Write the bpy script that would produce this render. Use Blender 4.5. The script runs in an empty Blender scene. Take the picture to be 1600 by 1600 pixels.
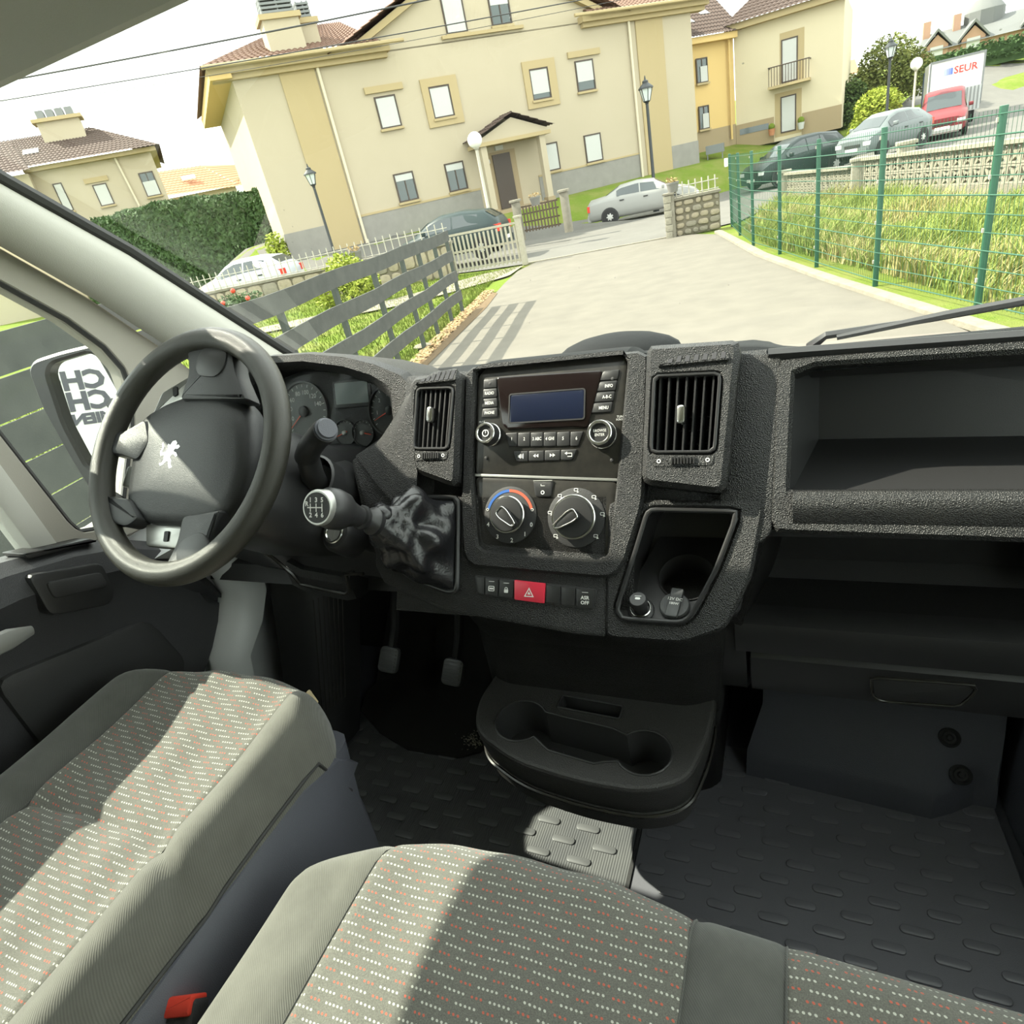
import bpy, bmesh, math, random
from mathutils import Vector, Matrix
random.seed(7)
scene = bpy.context.scene
COL = scene.collection
R = math.radians

# ------------------------------------------------------------------ camera
EYE = 1.12                      # eye height above the cab floor (z = 0)
cam_d = bpy.data.cameras.new('camera'); cam = bpy.data.objects.new('camera', cam_d); COL.objects.link(cam)
cam_d.sensor_width = 36; cam_d.lens = 985 / 1600 * 36; cam_d.clip_start = .02; cam_d.clip_end = 600
cr, cd, cf = Vector((.913, .358, -.198)), Vector((.005, -.495, -.869)), Vector((-.409, .792, -.454))
cf.normalize(); cr = (cr - cf * cr.dot(cf)).normalized(); cu = cr.cross(cf)
cam.matrix_world = Matrix(((cr.x, cu.x, -cf.x, 0), (cr.y, cu.y, -cf.y, 0), (cr.z, cu.z, -cf.z, EYE), (0, 0, 0, 1)))
scene.camera = cam

# ------------------------------------------------------------------ light
w = bpy.data.worlds.new('hazy_sky'); scene.world = w; w.use_nodes = True
bg = w.node_tree.nodes['Background']; bg.inputs[0].default_value = (.965, 1.0, .95, 1); bg.inputs[1].default_value = 1.7
sun_d = bpy.data.lights.new('sun', 'SUN'); sun = bpy.data.objects.new('sun', sun_d); COL.objects.link(sun)
sun_d.energy = 5.6; sun_d.angle = R(.6); sun_d.color = (1, .93, .78)
SUN = Vector((-.705, -.03, .705)).normalized()
sun.rotation_euler = SUN.to_track_quat('Z', 'Y').to_euler(); sun.location = (-20, 6, 25)
vs = scene.view_settings; vs.view_transform = 'Standard'; vs.look = 'None'; vs.gamma = 1; vs.use_curve_mapping = False
vs.exposure = 1.3

# ------------------------------------------------------------------ mesh helpers
def org(o):
    p = Vector((0, 0, 0))
    while o is not None:
        p = p + o.location; o = o.parent
    return p
def tag(o, label=None, cat=None, group=None, kind=None):
    if label: o['label'] = label
    if cat: o['category'] = cat
    if group: o['group'] = group
    if kind: o['kind'] = kind
    return o
def thing(name, loc, label, cat, group=None):
    o = bpy.data.objects.new(name, None); COL.objects.link(o); o.location = loc
    o.empty_display_size = .1
    return tag(o, label, cat, group)
def frame(o, ex, ev):
    ex = Vector(ex).normalized(); ev = Vector(ev); ev = (ev - ex * ev.dot(ex)).normalized(); n = ex.cross(ev); o = Vector(o)
    return Matrix(((ex.x, ev.x, n.x, o.x), (ex.y, ev.y, n.y, o.y), (ex.z, ev.z, n.z, o.z), (0, 0, 0, 1)))
def T(x=0, y=0, z=0): return Matrix.Translation((x, y, z))
def RZ(a): return Matrix.Rotation(a, 4, 'Z')
def RX(a): return Matrix.Rotation(a, 4, 'X')
def RY(a): return Matrix.Rotation(a, 4, 'Y')

def rr(w, h, r, n=4, cx=0, cy=0):
    r = min(r, w / 2 - 1e-5, h / 2 - 1e-5); p = []
    for (sx, sy, a0) in ((1, 1, 0), (-1, 1, 90), (-1, -1, 180), (1, -1, 270)):
        for i in range(n + 1):
            a = R(a0 + 90 * i / n)
            p.append((cx + sx * (w / 2 - r) + r * math.cos(a), cy + sy * (h / 2 - r) + r * math.sin(a)))
    return p
def circ(r, n=24, cx=0, cy=0, ry=None, a0=0, a1=360, close=True):
    m = n if close else n + 1
    return [(cx + r * math.cos(R(a0 + (a1 - a0) * i / n)), cy + (ry or r) * math.sin(R(a0 + (a1 - a0) * i / n))) for i in range(m)]
def rpoly(pts, r, n=3):
    """round the corners of a polygon"""
    out = []; N = len(pts)
    for i in range(N):
        p = Vector(pts[i]); a = Vector(pts[i - 1]) - p; b = Vector(pts[(i + 1) % N]) - p
        k = min(r, a.length * .45, b.length * .45); A = p + a.normalized() * k; B = p + b.normalized() * k
        for j in range(n + 1):
            t = j / n; q = A * (1 - t) ** 2 + p * 2 * t * (1 - t) + B * t * t
            out.append((q.x, q.y))
    return out
def area(p): return sum(p[i - 1][0] * p[i][1] - p[i][0] * p[i - 1][1] for i in range(len(p))) / 2
def ccw(p): return list(p) if area(p) > 0 else list(p)[::-1]
def inset(pts, d):
    pts = ccw(pts); N = len(pts); out = []
    for i in range(N):
        p = Vector(pts[i]); a = (p - Vector(pts[i - 1])); b = (Vector(pts[(i + 1) % N]) - p)
        if a.length < 1e-7: a = b
        if b.length < 1e-7: b = a
        na = Vector((-a.y, a.x)).normalized(); nb = Vector((-b.y, b.x)).normalized(); m = na + nb
        if m.length < 1e-4: m = na
        m = m.normalized(); k = d / max(.4, m.dot(na)); q = p + m * k; out.append((q.x, q.y))
    return out
def cast(poly, c, n):
    """sample polygon by rays from c"""
    out = []
    for i in range(n):
        a = 2 * math.pi * i / n; dx, dy = math.cos(a), math.sin(a); best = None
        for j in range(len(poly)):
            x1, y1 = poly[j - 1][0] - c[0], poly[j - 1][1] - c[1]; x2, y2 = poly[j][0] - c[0], poly[j][1] - c[1]
            ex, ey = x2 - x1, y2 - y1; den = dx * ey - dy * ex
            if abs(den) < 1e-12: continue
            t = (x1 * ey - y1 * ex) / den; s = (x1 * dy - y1 * dx) / den
            if t > 0 and -1e-6 <= s <= 1 + 1e-6 and (best is None or t > best): best = t
        t = best or 1e-3
        out.append((c[0] + dx * t, c[1] + dy * t))
    return out

class MB:
    def __init__(s, M=None): s.v = []; s.f = []; s.m = []; s.M = M or Matrix(); s.mi = 0
    def add(s, vs, fs):
        b = len(s.v); s.v += [s.M @ Vector(p) for p in vs]
        for f in fs: s.f.append([i + b for i in f]); s.m.append(s.mi)
        return s
    def box(s, x0, x1, y0, y1, z0, z1):
        return s.add([(x0, y0, z0), (x1, y0, z0), (x1, y1, z0), (x0, y1, z0), (x0, y0, z1), (x1, y0, z1), (x1, y1, z1), (x0, y1, z1)],
                     [(0, 3, 2, 1), (4, 5, 6, 7), (0, 1, 5, 4), (1, 2, 6, 5), (2, 3, 7, 6), (3, 0, 4, 7)])
    def prism(s, pts, z0, z1, bev=0, bev0=0):
        pts = ccw(pts); n = len(pts); L = []
        if bev0: L.append((inset(pts, bev0), z0)); L.append((pts, z0 + bev0))
        else: L.append((pts, z0))
        if bev:
            L.append((pts, z1 - bev)); L.append((inset(pts, bev * .3), z1 - bev * .3)); L.append((inset(pts, bev), z1))
        else: L.append((pts, z1))
        vs = [(x, y, z) for (P, z) in L for (x, y) in P]; fs = [list(range(n))[::-1], [(len(L) - 1) * n + i for i in range(n)]]
        for k in range(len(L) - 1):
            for i in range(n):
                j = (i + 1) % n; fs.append((k * n + i, k * n + j, (k + 1) * n + j, (k + 1) * n + i))
        return s.add(vs, fs)
    def ring(s, outer, inner, z0, z1, bev=0):
        n = len(outer); assert n == len(inner)
        L = [(outer, z0)]
        if bev: L += [(outer, z1 - bev), (inset(outer, bev), z1), (inset(inner, -bev), z1), (inner, z1 - bev)]
        else: L += [(outer, z1), (inner, z1)]
        L += [(inner, z0)]
        vs = [(x, y, z) for (P, z) in L for (x, y) in P]; fs = []; K = len(L)
        for k in range(K):
            for i in range(n):
                j = (i + 1) % n; k2 = (k + 1) % K; fs.append((k * n + i, k * n + j, k2 * n + j, k2 * n + i))
        return s.add(vs, fs)
    def ringc(s, outer, inner, z0, z1, n=48, bev=0, c=None):
        if c is None: c = (sum(p[0] for p in inner) / len(inner), sum(p[1] for p in inner) / len(inner))
        return s.ring(cast(outer, c, n), cast(inner, c, n), z0, z1, bev)
    def lathe(s, prof, n=24, cap=True, a1=360):
        m = len(prof); vs = [(r * math.cos(R(a1 * i / n)), r * math.sin(R(a1 * i / n)), z) for (r, z) in prof for i in range(n)]; fs = []
        for k in range(m - 1):
            for i in range(n):
                j = (i + 1) % n; fs.append((k * n + i, k * n + j, (k + 1) * n + j, (k + 1) * n + i))
        if cap: fs.append(list(range(n))[::-1]); fs.append([(m - 1) * n + i for i in range(n)])
        return s.add(vs, fs)
    def cyl(s, a, b, r, n=10, r2=None):
        return s.tube([a, b], [r, r if r2 is None else r2], n)
    def tube(s, path, r, n=8, closed=False, sx=1.0, up=None):
        P = [Vector(p) for p in path]; m = len(P); rs = r if isinstance(r, (list, tuple)) else [r] * m; vs = []; fs = []
        U = Vector(up) if up else None; prev = None
        for i in range(m):
            if closed: t = P[(i + 1) % m] - P[i - 1]
            else: t = P[min(i + 1, m - 1)] - P[max(i - 1, 0)]
            t.normalize()
            if U is not None: a = U - t * U.dot(t)
            elif prev is None:
                k = Vector((0, 0, 1)) if abs(t.z) < .9 else Vector((1, 0, 0)); a = k - t * k.dot(t)
            else: a = prev - t * prev.dot(t)
            a.normalize(); prev = a; b = t.cross(a)
            for j in range(n):
                q = 2 * math.pi * j / n; vs.append(P[i] + (a * math.cos(q) + b * math.sin(q) * sx) * rs[i])
        for i in range(m if closed else m - 1):
            for j in range(n):
                k = (j + 1) % n; i2 = (i + 1) % m; fs.append((i * n + j, i2 * n + j, i2 * n + k, i * n + k)[::-1])
        if not closed: fs.append(list(range(n))); fs.append([(m - 1) * n + j for j in range(n)][::-1])
        return s.add(vs, fs)
    def grid(s, nu, nv, fn, flip=False):
        vs = [fn(i / nu, j / nv) for j in range(nv + 1) for i in range(nu + 1)]; fs = []
        for j in range(nv):
            for i in range(nu):
                a = j * (nu + 1) + i; q = (a, a + 1, a + nu + 2, a + nu + 1); fs.append(q[::-1] if flip else q)
        return s.add(vs, fs)
    def loft(s, secs, cap=True, closed=True):
        n = len(secs[0]); vs = [p for S in secs for p in S]; fs = []
        for k in range(len(secs) - 1):
            for i in range(n if closed else n - 1):
                j = (i + 1) % n; fs.append((k * n + i, k * n + j, (k + 1) * n + j, (k + 1) * n + i))
        if cap: fs.append(list(range(n))[::-1]); fs.append([(len(secs) - 1) * n + i for i in range(n)])
        return s.add(vs, fs)
    def ball(s, c, r, nu=12, nv=8, sc=(1, 1, 1)):
        def fn(u, v):
            a = 2 * math.pi * u; b = math.pi * (v - .5)
            return (c[0] + r * sc[0] * math.cos(a) * math.cos(b), c[1] + r * sc[1] * math.sin(a) * math.cos(b), c[2] + r * sc[2] * math.sin(b))
        return s.grid(nu, nv, fn)
    def text(s, body, size, x=0, y=0, z=0, rot=0, ax='CENTER', sx=1.0, bold=0):
        c = bpy.data.curves.new('t', 'FONT'); c.body = body; c.size = size; c.align_x = ax; c.align_y = 'CENTER'; c.offset = bold
        c.resolution_u = 2
        o = bpy.data.objects.new('t', c); COL.objects.link(o); dg = bpy.context.evaluated_depsgraph_get(); e = o.evaluated_get(dg); me = e.to_mesh()
        X = T(x, y, z) @ RZ(rot) @ Matrix.Diagonal((sx, 1, 1, 1))
        s.add([X @ v.co for v in me.vertices], [list(p.vertices) for p in me.polygons])
        e.to_mesh_clear(); bpy.data.objects.remove(o); bpy.data.curves.remove(c)
        return s
    def build(s, name, mat, parent=None, ang=35, label=None, kind=None, fix=True, org_at=None):
        o0 = org(parent) if parent else (Vector(org_at) if org_at else Vector((0, 0, 0)))
        me = bpy.data.meshes.new(name); me.from_pydata([p - o0 for p in s.v], [], s.f)
        mats = mat if isinstance(mat, (list, tuple)) else [mat]
        for m in mats: me.materials.append(m)
        if len(mats) > 1: me.polygons.foreach_set('material_index', s.m)
        if fix:
            bm = bmesh.new(); bm.from_mesh(me); bmesh.ops.recalc_face_normals(bm, faces=bm.faces); bm.to_mesh(me); bm.free()
        if ang:
            me.polygons.foreach_set('use_smooth', [True] * len(me.polygons)); me.set_sharp_from_angle(angle=R(ang))
        o = bpy.data.objects.new(name, me); COL.objects.link(o)
        if parent: o.parent = parent
        else: o.location = o0
        if label: o['label'] = label
        if kind: o['kind'] = kind
        return o
def struct(name, mb, mat, label=None, ang=35, parent=None):
    o = mb.build(name, mat, parent, ang)
    if not parent: o['kind'] = 'structure'
    if label: o['label'] = label
    return o
def clone(o, parent=None, loc=None, rot=None, scale=None):
    c = o.copy(); COL.objects.link(c); c.parent = parent
    if loc is not None: c.location = loc
    if rot is not None: c.rotation_euler = rot
    if scale is not None: c.scale = scale
    return c
def clone_tree(o, parent=None, **k):
    c = clone(o, parent, **k)
    for ch in list(o.children): clone_tree(ch, c)
    return c

# ------------------------------------------------------------------ materials
def srgb(r, g, b):
    f = lambda c: (c / 255 / 12.92) if c / 255 <= .04045 else ((c / 255 + .055) / 1.055) ** 2.4
    return (f(r), f(g), f(b))
class NT:
    def __init__(s, name):
        m = bpy.data.materials.new(name); m.use_nodes = True; s.m = m; s.t = m.node_tree; s.b = s.t.nodes['Principled BSDF']; s.co = None
    def n(s, typ, **k):
        nd = s.t.nodes.new(typ)
        for a, v in k.items():
            if a.startswith('i_'):
                key = a[2:]; key = int(key) if key.isdigit() else key.replace('_', ' ')
                if hasattr(v, 'is_output'): s.t.links.new(v, nd.inputs[key])
                else: nd.inputs[key].default_value = v
            else: setattr(nd, a, v)
        return nd
    def coord(s, kind='Object'):
        if s.co is None: s.co = s.n('ShaderNodeTexCoord')
        return s.co.outputs[kind]
    def math(s, op, a, b=None, c=None):
        nd = s.n('ShaderNodeMath', operation=op)
        for i, v in enumerate((a, b, c)):
            if v is None: continue
            if hasattr(v, 'is_output'): s.t.links.new(v, nd.inputs[i])
            else: nd.inputs[i].default_value = v
        return nd.outputs[0]
    def noise(s, scale, detail=3, rough=.55, vec=None):
        return s.n('ShaderNodeTexNoise', i_Vector=vec or s.coord(), i_Scale=scale, i_Detail=detail, i_Roughness=rough).outputs[0]
    def ramp(s, fac, stops):
        nd = s.n('ShaderNodeValToRGB'); s.t.links.new(fac, nd.inputs[0]); e = nd.color_ramp.elements
        while len(e) < len(stops): e.new(.5)
        for i, (p, c) in enumerate(stops): e[i].position = p; e[i].color = (*c, 1) if len(c) == 3 else c
        return nd.outputs[0]
    def mix(s, fac, a, b):
        nd = s.n('ShaderNodeMix', data_type='RGBA')
        for k, v in ((0, fac), (6, a), (7, b)):
            if hasattr(v, 'is_output'): s.t.links.new(v, nd.inputs[k])
            else: nd.inputs[k].default_value = v if k == 0 else (*v, 1) if len(v) == 3 else v
        return nd.outputs[2]
    def set(s, key, v):
        if hasattr(v, 'is_output'): s.t.links.new(v, s.b.inputs[key])
        else: s.b.inputs[key].default_value = (*v, 1) if isinstance(v, tuple) and len(v) == 3 else v
    def bump(s, h, strength=.3, dist=.01):
        nd = s.n('ShaderNodeBump', i_Strength=strength, i_Distance=dist, i_Height=h); s.t.links.new(nd.outputs[0], s.b.inputs['Normal'])
def mat(name, col, rough=.5, metal=0, spec=.5, bump=None, var=None, coat=0, emit=None):
    t = NT(name); t.set('Base Color', col); t.set('Roughness', rough); t.set('Metallic', metal); t.set('Specular IOR Level', spec)
    if var:      # (noise scale, second colour, contrast)
        t.set('Base Color', t.ramp(t.noise(var[0], 4), [(.5 - var[2], col), (.5 + var[2], var[1])]))
    if bump: t.bump(t.noise(bump[0], 3), bump[1], bump[2] if len(bump) > 2 else .004)
    if coat: t.set('Coat Weight', coat); t.set('Coat Roughness', .05)
    if emit: t.set('Emission Color', emit[0]); t.set('Emission Strength', emit[1])
    return t.m
# ------------------------------------------------------------------ van materials
def grain(name, col, rough=.5, sc=900, st=.25, spec=.5, wear=None):
    t = NT(name); t.set('Base Color', col); t.set('Roughness', rough); t.set('Specular IOR Level', spec)
    v = t.n('ShaderNodeTexVoronoi', i_Vector=t.coord(), i_Scale=sc); t.bump(v.outputs['Distance'], st, .0012)
    if wear: t.set('Base Color', t.ramp(t.noise(wear[0], 5, .65), [(.45, col), (.75, wear[1])]))
    return t.m
PL = grain('dash_plastic', (.0135, .0135, .0135), .36, 700, .95, spec=.4, wear=(14, (.022, .0215, .020)))
PLT = grain('dash_top_plastic', (.013, .0145, .0155), .72, 800, .5, spec=.16)
PLS = grain('smooth_black_plastic', (.024, .024, .025), .38, 1400, .15)
PLD = grain('dull_black_plastic', (.026, .026, .027), .6, 900, .3)
PLB = grain('blue_black_plastic', (.085, .088, .108), .5, 900, .3)
PLG = mat('piano_black', (.020, .019, .018), .26, spec=.5, var=(60, (.034, .032, .028), .25))
GLOSS = mat('display_gloss', (.010, .006, .006), .10, spec=.6)
SCREEN = mat('lcd_off', (.010, .014, .032), .16)
LCDG = mat('lcd_grey', (.24, .27, .27), .3)
CHROME = mat('satin_chrome', (.62, .62, .60), .22, 1.0)
SILV = mat('silver_paint', (.42, .42, .40), .35, .6)
WHT = mat('white_print', (.72, .72, .70), .5)
REDB = mat('red_button', (.72, .035, .07), .35)
REDL = mat('red_print', (.75, .10, .05), .5)
BLUL = mat('blue_print', (.03, .12, .40), .5)
PLC = grain('console_plastic', (.034, .033, .032), .45, 700, .6)
RUBB = grain('rubber', (.030, .030, .030), .62, 600, .2)
LEATH = mat('black_leatherette', (.014, .014, .016), .27, spec=.6, bump=(260, .35, .002))
WHEELM = grain('wheel_polyurethane', (.032, .031, .025), .33, 1600, .35)
PADM = grain('airbag_plastic', (.022, .023, .025), .38, 1200, .3)
TRIMG = grain('grey_trim', (.50, .49, .45), .6, 700, .15)
TRIMD = grain('grey_beige_trim', (.34, .32, .28), .6, 700, .15)
HEAD = mat('headliner', (.58, .57, .54), .9, bump=(500, .2))
METG = mat('grey_paint_metal', (.62, .63, .63), .4)
CARP = mat('carpet_pile', (.030, .030, .028), .95, bump=(900, .9, .004))
MATR = NT('ribbed_rubber')
_x = MATR.n('ShaderNodeSeparateXYZ', i_0=MATR.coord()); _s = MATR.math('SINE', MATR.math('MULTIPLY', _x.outputs[0], 2 * math.pi / .0048))
MATR.set('Base Color', MATR.ramp(MATR.noise(9, 4), [(.35, (.085, .087, .092)), (.7, (.115, .117, .118))])); MATR.set('Roughness', .42); MATR.bump(_s, .35, .0008); MATR = MATR.m
MATD = mat('shade_lifted_rubber', (.135, .135, .155), .5, bump=(700, .3, .001)); STUDD = mat('shade_lifted_stud', (.15, .15, .17), .32)  # same mat rubber, colour lightened to offset the passenger footwell shade
STUDM = mat('rubber_stud', (.12, .122, .125), .36)

def fabric_pattern(name):
    t = NT(name); sp = t.n('ShaderNodeSeparateXYZ', i_0=t.coord()); x, y = sp.outputs[0], sp.outputs[1]
    row = t.math('FLOOR', t.math('DIVIDE', y, .0090)); fy = t.math('SUBTRACT', t.math('FRACT', t.math('DIVIDE', y, .0090)), .5)
    a = t.math('ADD', t.math('DIVIDE', x, .0048), t.math('MULTIPLY', row, 3.35))
    a = t.math('ADD', a, t.math('MULTIPLY', fy, .5))
    idx = t.math('FLOOR', a); fx = t.math('SUBTRACT', t.math('FRACT', a), .5)
    r2 = t.math('ADD', t.math('MULTIPLY', fx, fx), t.math('MULTIPLY', t.math('MULTIPLY', fy, fy), 4.2))
    dot = t.math('LESS_THAN', r2, .075)
    k = t.math('MODULO', t.math('ADD', idx, 8000), 10)
    isred = t.math('LESS_THAN', k, 2.5)
    gap1 = t.math('COMPARE', k, 3, .1); gap2 = t.math('COMPARE', k, 9, .1); gap3 = t.math('COMPARE', k, 6, .1)
    dot = t.math('MULTIPLY', dot, t.math('SUBTRACT', 1, t.math('ADD', gap1, gap2)))
    base = t.ramp(t.noise(700, 2), [(.3, (.098, .097, .085)), (.7, (.150, .148, .130))])
    c = t.mix(dot, base, t.mix(isred, (.46, .46, .41), (.44, .11, .075)))
    t.set('Base Color', c); t.set('Roughness', .95); t.set('Specular IOR Level', .15); t.set('Sheen Weight', .25)
    h = t.math('ADD', t.math('MULTIPLY', dot, .8), t.noise(900, 2)); t.bump(h, .5, .0012)
    return t.m
FABP = fabric_pattern('dotted_seat_fabric')
def fabric_plain(name, c0, c1):
    t = NT(name); sp = t.n('ShaderNodeSeparateXYZ', i_0=t.coord())
    l = t.math('SINE', t.math('MULTIPLY', t.math('ADD', sp.outputs[0], t.math('MULTIPLY', sp.outputs[1], .8)), 2 * math.pi / .0026))
    t.set('Base Color', t.mix(t.math('MULTIPLY_ADD', l, .22, .4), t.ramp(t.noise(30, 5), [(.3, c0), (.7, c1)]), tuple(.7 * k for k in c0)))
    t.set('Roughness', .95); t.set('Specular IOR Level', .15); t.set('Sheen Weight', .3); t.bump(t.math('ADD', l, t.noise(1200, 2)), .25, .0006)
    return t.m
FABG = fabric_plain('grey_seat_fabric', (.125, .123, .108), (.165, .163, .143))
FABD = fabric_plain('charcoal_seat_fabric', (.085, .086, .080), (.115, .116, .106))

def glass_mat(name, tint=(.93, .97, .95), gl=.05, dust=0):
    t = NT(name); t.t.nodes.remove(t.b); out = [n for n in t.t.nodes if n.type == 'OUTPUT_MATERIAL'][0]
    tr = t.n('ShaderNodeBsdfTransparent', i_0=(*tint, 1)); g = t.n('ShaderNodeBsdfGlossy', i_Color=(1, 1, 1, 1), i_Roughness=.01)
    lw = t.n('ShaderNodeFresnel', i_IOR=1.4); m = t.n('ShaderNodeMixShader'); t.t.links.new(t.math('MULTIPLY', lw.outputs[0], gl * 10), m.inputs[0])
    t.t.links.new(tr.outputs[0], m.inputs[1]); t.t.links.new(g.outputs[0], m.inputs[2]); o = m.outputs[0]
    if dust:
        d = t.n('ShaderNodeBsdfDiffuse', i_Color=(.8, .8, .76, 1)); m2 = t.n('ShaderNodeMixShader')
        v = t.n('ShaderNodeTexVoronoi', i_Vector=t.coord(), i_Scale=34.0)
        spk = t.math('MULTIPLY', t.math('LESS_THAN', v.outputs['Distance'], .045), t.math('GREATER_THAN', t.noise(5, 2), .58))
        f = t.math('ADD', t.math('MULTIPLY', t.ramp(t.noise(3, 5), [(.4, (0, 0, 0)), (.8, (1, 1, 1))]), dust), t.math('MULTIPLY', spk, .55))
        t.t.links.new(f, m2.inputs[0]); t.t.links.new(o, m2.inputs[1]); t.t.links.new(d.outputs[0], m2.inputs[2]); o = m2.outputs[0]
    t.t.links.new(o, out.inputs[0]); return t.m
GLASS = glass_mat('windscreen_glass', gl=.010, dust=.012)
GLASS2 = glass_mat('door_glass', gl=.012, dust=.015)

# ------------------------------------------------------------------ cab shell
m = MB().box(-1.2, .62, -.62, 1.2, -.05, -.008); struct('floor', m, PLB, 'dark cab floor under the rubber mats')
m = MB(); m.box(-1.24, .66, -.66, -.62, -.05, 1.55); struct('wall_rear', m, METG, 'grey steel bulkhead behind the seats')
# firewall
m = MB(); prof = [(1.15, -.01), (1.22, .22), (1.26, .7), (1.30, .7), (1.30, -.05), (1.15, -.05)]
m.loft([[(x, y, z) for (y, z) in prof] for x in (-1.2, .62)]); struct('wall_front', m, PLD, 'dark carpeted firewall below the dashboard')
# roof with rounded header lip
m = MB(); prof = [(-.64, 1.535), (.2, 1.515), (.5, 1.43), (.62, 1.375), (.648, 1.352), (.665, 1.352), (.68, 1.37), (.66, 1.39), (.52, 1.46), (.2, 1.56), (-.64, 1.58)]
m.loft([[(x, y, z) for (y, z) in prof] for x in (-1.26, -.9, -.3, .3, .68)]); roof = struct('ceiling', m, HEAD, 'pale grey headliner with rounded windscreen header')
m = MB(frame((-.612, .60, 1.386), (1, 0, 0), (0, .85, -.5))); m.prism(rr(.034, .018, .006), 0, .014, .004)
m.M = m.M @ T(.012, .004, .014); m.prism(rr(.012, .010, .004), 0, .008, .002); m.build('visor_clip', TRIMG, roof)

# A pillar: rounded strip between windscreen edge and door gap
def apillar(sgn, xoff):
    ws = [(-1.12, .575, 1.42), (-1.12, .737, 1.274), (-1.12, .898, 1.143), (-1.12, 1.182, .874), (-1.12, 1.27, .79)]
    gp = [(-1.17, .56, 1.345), (-1.17, .721, 1.194), (-1.17, .834, 1.083), (-1.17, .99, .905), (-1.17, 1.10, .77)]
    secs = []
    for a, b in zip(ws, gp):
        a, b = Vector(a), Vector(b); a.x = xoff + sgn * (a.x + 1.12); b.x = xoff + sgn * (b.x + 1.12)
        S = []
        out = Vector((-sgn * .0, 0, 0)); nrm = Vector((sgn * .75, -.45, -.45)).normalized()
        for k in range(9):
            t = k / 8; S.append(tuple(a.lerp(b, t) + nrm * (.022 * math.sin(math.pi * t) ** .6)))
        S.append(tuple(b + Vector((-sgn * .05, .02, .02)))); S.append(tuple(a + Vector((-sgn * .04, .03, .03))))
        secs.append(S)
    return MB().loft(secs)
struct('trim_1', apillar(1, -1.12), TRIMG, 'pale grey trim of the windscreen pillar beside the steering wheel')
struct('trim_2', apillar(-1, .56), TRIMG, 'pale grey trim of the windscreen pillar beyond the passenger seat')

# windscreen
def ws(u, v, off=0):
    v = -.14 + 1.14 * v
    x = -1.135 + 1.71 * u; k = (x + .28) / .86; bow = .05 * (1 - k * k)
    y = 1.345 + (.655 - 1.345) * v + bow * (1 - .6 * v); z = .775 + (1.366 - .775) * v + .02 * math.sin(math.pi * max(0, v))
    return (x, y + off, z)
m = MB().grid(24, 10, ws); win = struct('window_1', m, GLASS, 'raked windscreen with dust specks and the street behind it')
m = MB()
m.tube([(-1.124, .60, 1.408), (-1.124, .748, 1.282), (-1.124, .909, 1.152), (-1.124, 1.193, .884), (-1.124, 1.296, .791)], .011, 8)
m.build('black_seal', RUBB, win)

# driver's door: lower panel, window frame, divider bar, glass
WL = frame((-1.2, 0, 0), (0, 1, 0), (0, 0, 1))      # local: u = y, v = z, n = into the cab
D = MB(WL)
def yz(l): return list(l)
qhole = [(.545, 1.30), (.708, 1.141), (.78, 1.065), (.822, 1.003), (.838, .955), (.832, .91), (.80, .85), (.715, .735), (.69, .714), (.64, .711), (.612, .722), (.604, .745), (.583, .92), (.553, 1.18), (.535, 1.29)]
qout = [(.525, .69), (.70, .665), (.93, .665), (1.06, .80), (.93, .975), (.838, 1.088), (.725, 1.20), (.56, 1.36), (.50, 1.44), (.485, 1.36), (.545, .92)]
D.ringc(yz(qout), yz(qhole), -.035, .012, 96, .004, c=(.69, .93))
door = struct('door_1', D, TRIMD, "driver's door with dark inner panel and grey window frame")
m = MB(WL); m.prism(yz([(.50, 1.355), (.50, 1.46), (-.40, 1.50), (-.40, 1.365)]), -.035, .012, .003); m.build('window_header', TRIMD, door)
m = MB(WL); m.prism(yz([(-.30, .70), (-.30, 1.50), (-.64, 1.52), (-.64, .70)]), -.035, .02, .003); m.build('pillar_post', TRIMD, door)
m = MB(WL); m.prism(yz([(.485, 1.37), (.528, .70), (.567, .70), (.553, .92), (.535, 1.20), (.515, 1.38)]), -.034, .018, .004); m.build('divider_bar', TRIMG, door, label='pale grey bar between the quarter light and the door window')
m = MB(WL); m.tube([(p[0], p[1], .006) for p in qhole], .0055, 6, True); m.build('window_seal', RUBB, door)
m = MB(WL); m.prism(yz(qhole), -.012, -.009); m.build('quarter_pane', GLASS2, door)
m = MB(WL); m.prism(yz([(.53, .70), (.485, 1.37), (-.32, 1.39), (-.32, .70)]), -.016, -.013); m.build('door_pane', GLASS2, door)
# door inner panel, shaped: belt slopes down to the front
secs = []
for y, zt, zb in ((-.62, .80, .12), (.0, .79, .12), (.30, .775, .12), (.456, .752, .12), (.56, .722, .20), (.64, .688, .33), (.70, .645, .375), (.745, .585, .40), (.78, .51, .43), (.787, .47, .45)):
    x0 = -1.2; d_ = .055 if y < .7 else .055 - (y - .7) * .22
    S = [(x0 - .03, zt - .0), (x0 + d_ * .55, zt + .002), (x0 + d_, zt - .018), (x0 + d_ + .008, zt - .06), (x0 + d_ * .75, max(zt - .10, zb + .02)), (x0 + d_ * .75, min(zb + .12, zt - .09)), (x0 + d_, min(zb + .06, zt - .10)), (x0 + d_, zb), (x0 - .03, zb)]
    secs.append([(x, y, max(z, zb)) for (x, z) in S])
m = MB().loft(secs); m.build('door_card', grain('door_plastic', (.042, .042, .046), .5, 700, .4), door)
m = MB(WL); m.prism(rpoly(yz([(.475, .725), (.585, .675), (.58, .615), (.56, .60), (.47, .645)]), .014), .035, .072, .004); m.build('pull_recess', PLS, door)
m = MB(WL); m.prism(rpoly(yz([(.49, .70), (.575, .662), (.572, .632), (.487, .668)]), .010), .05, .076, .003); m.build('pull_cup', PLD, door)
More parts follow.
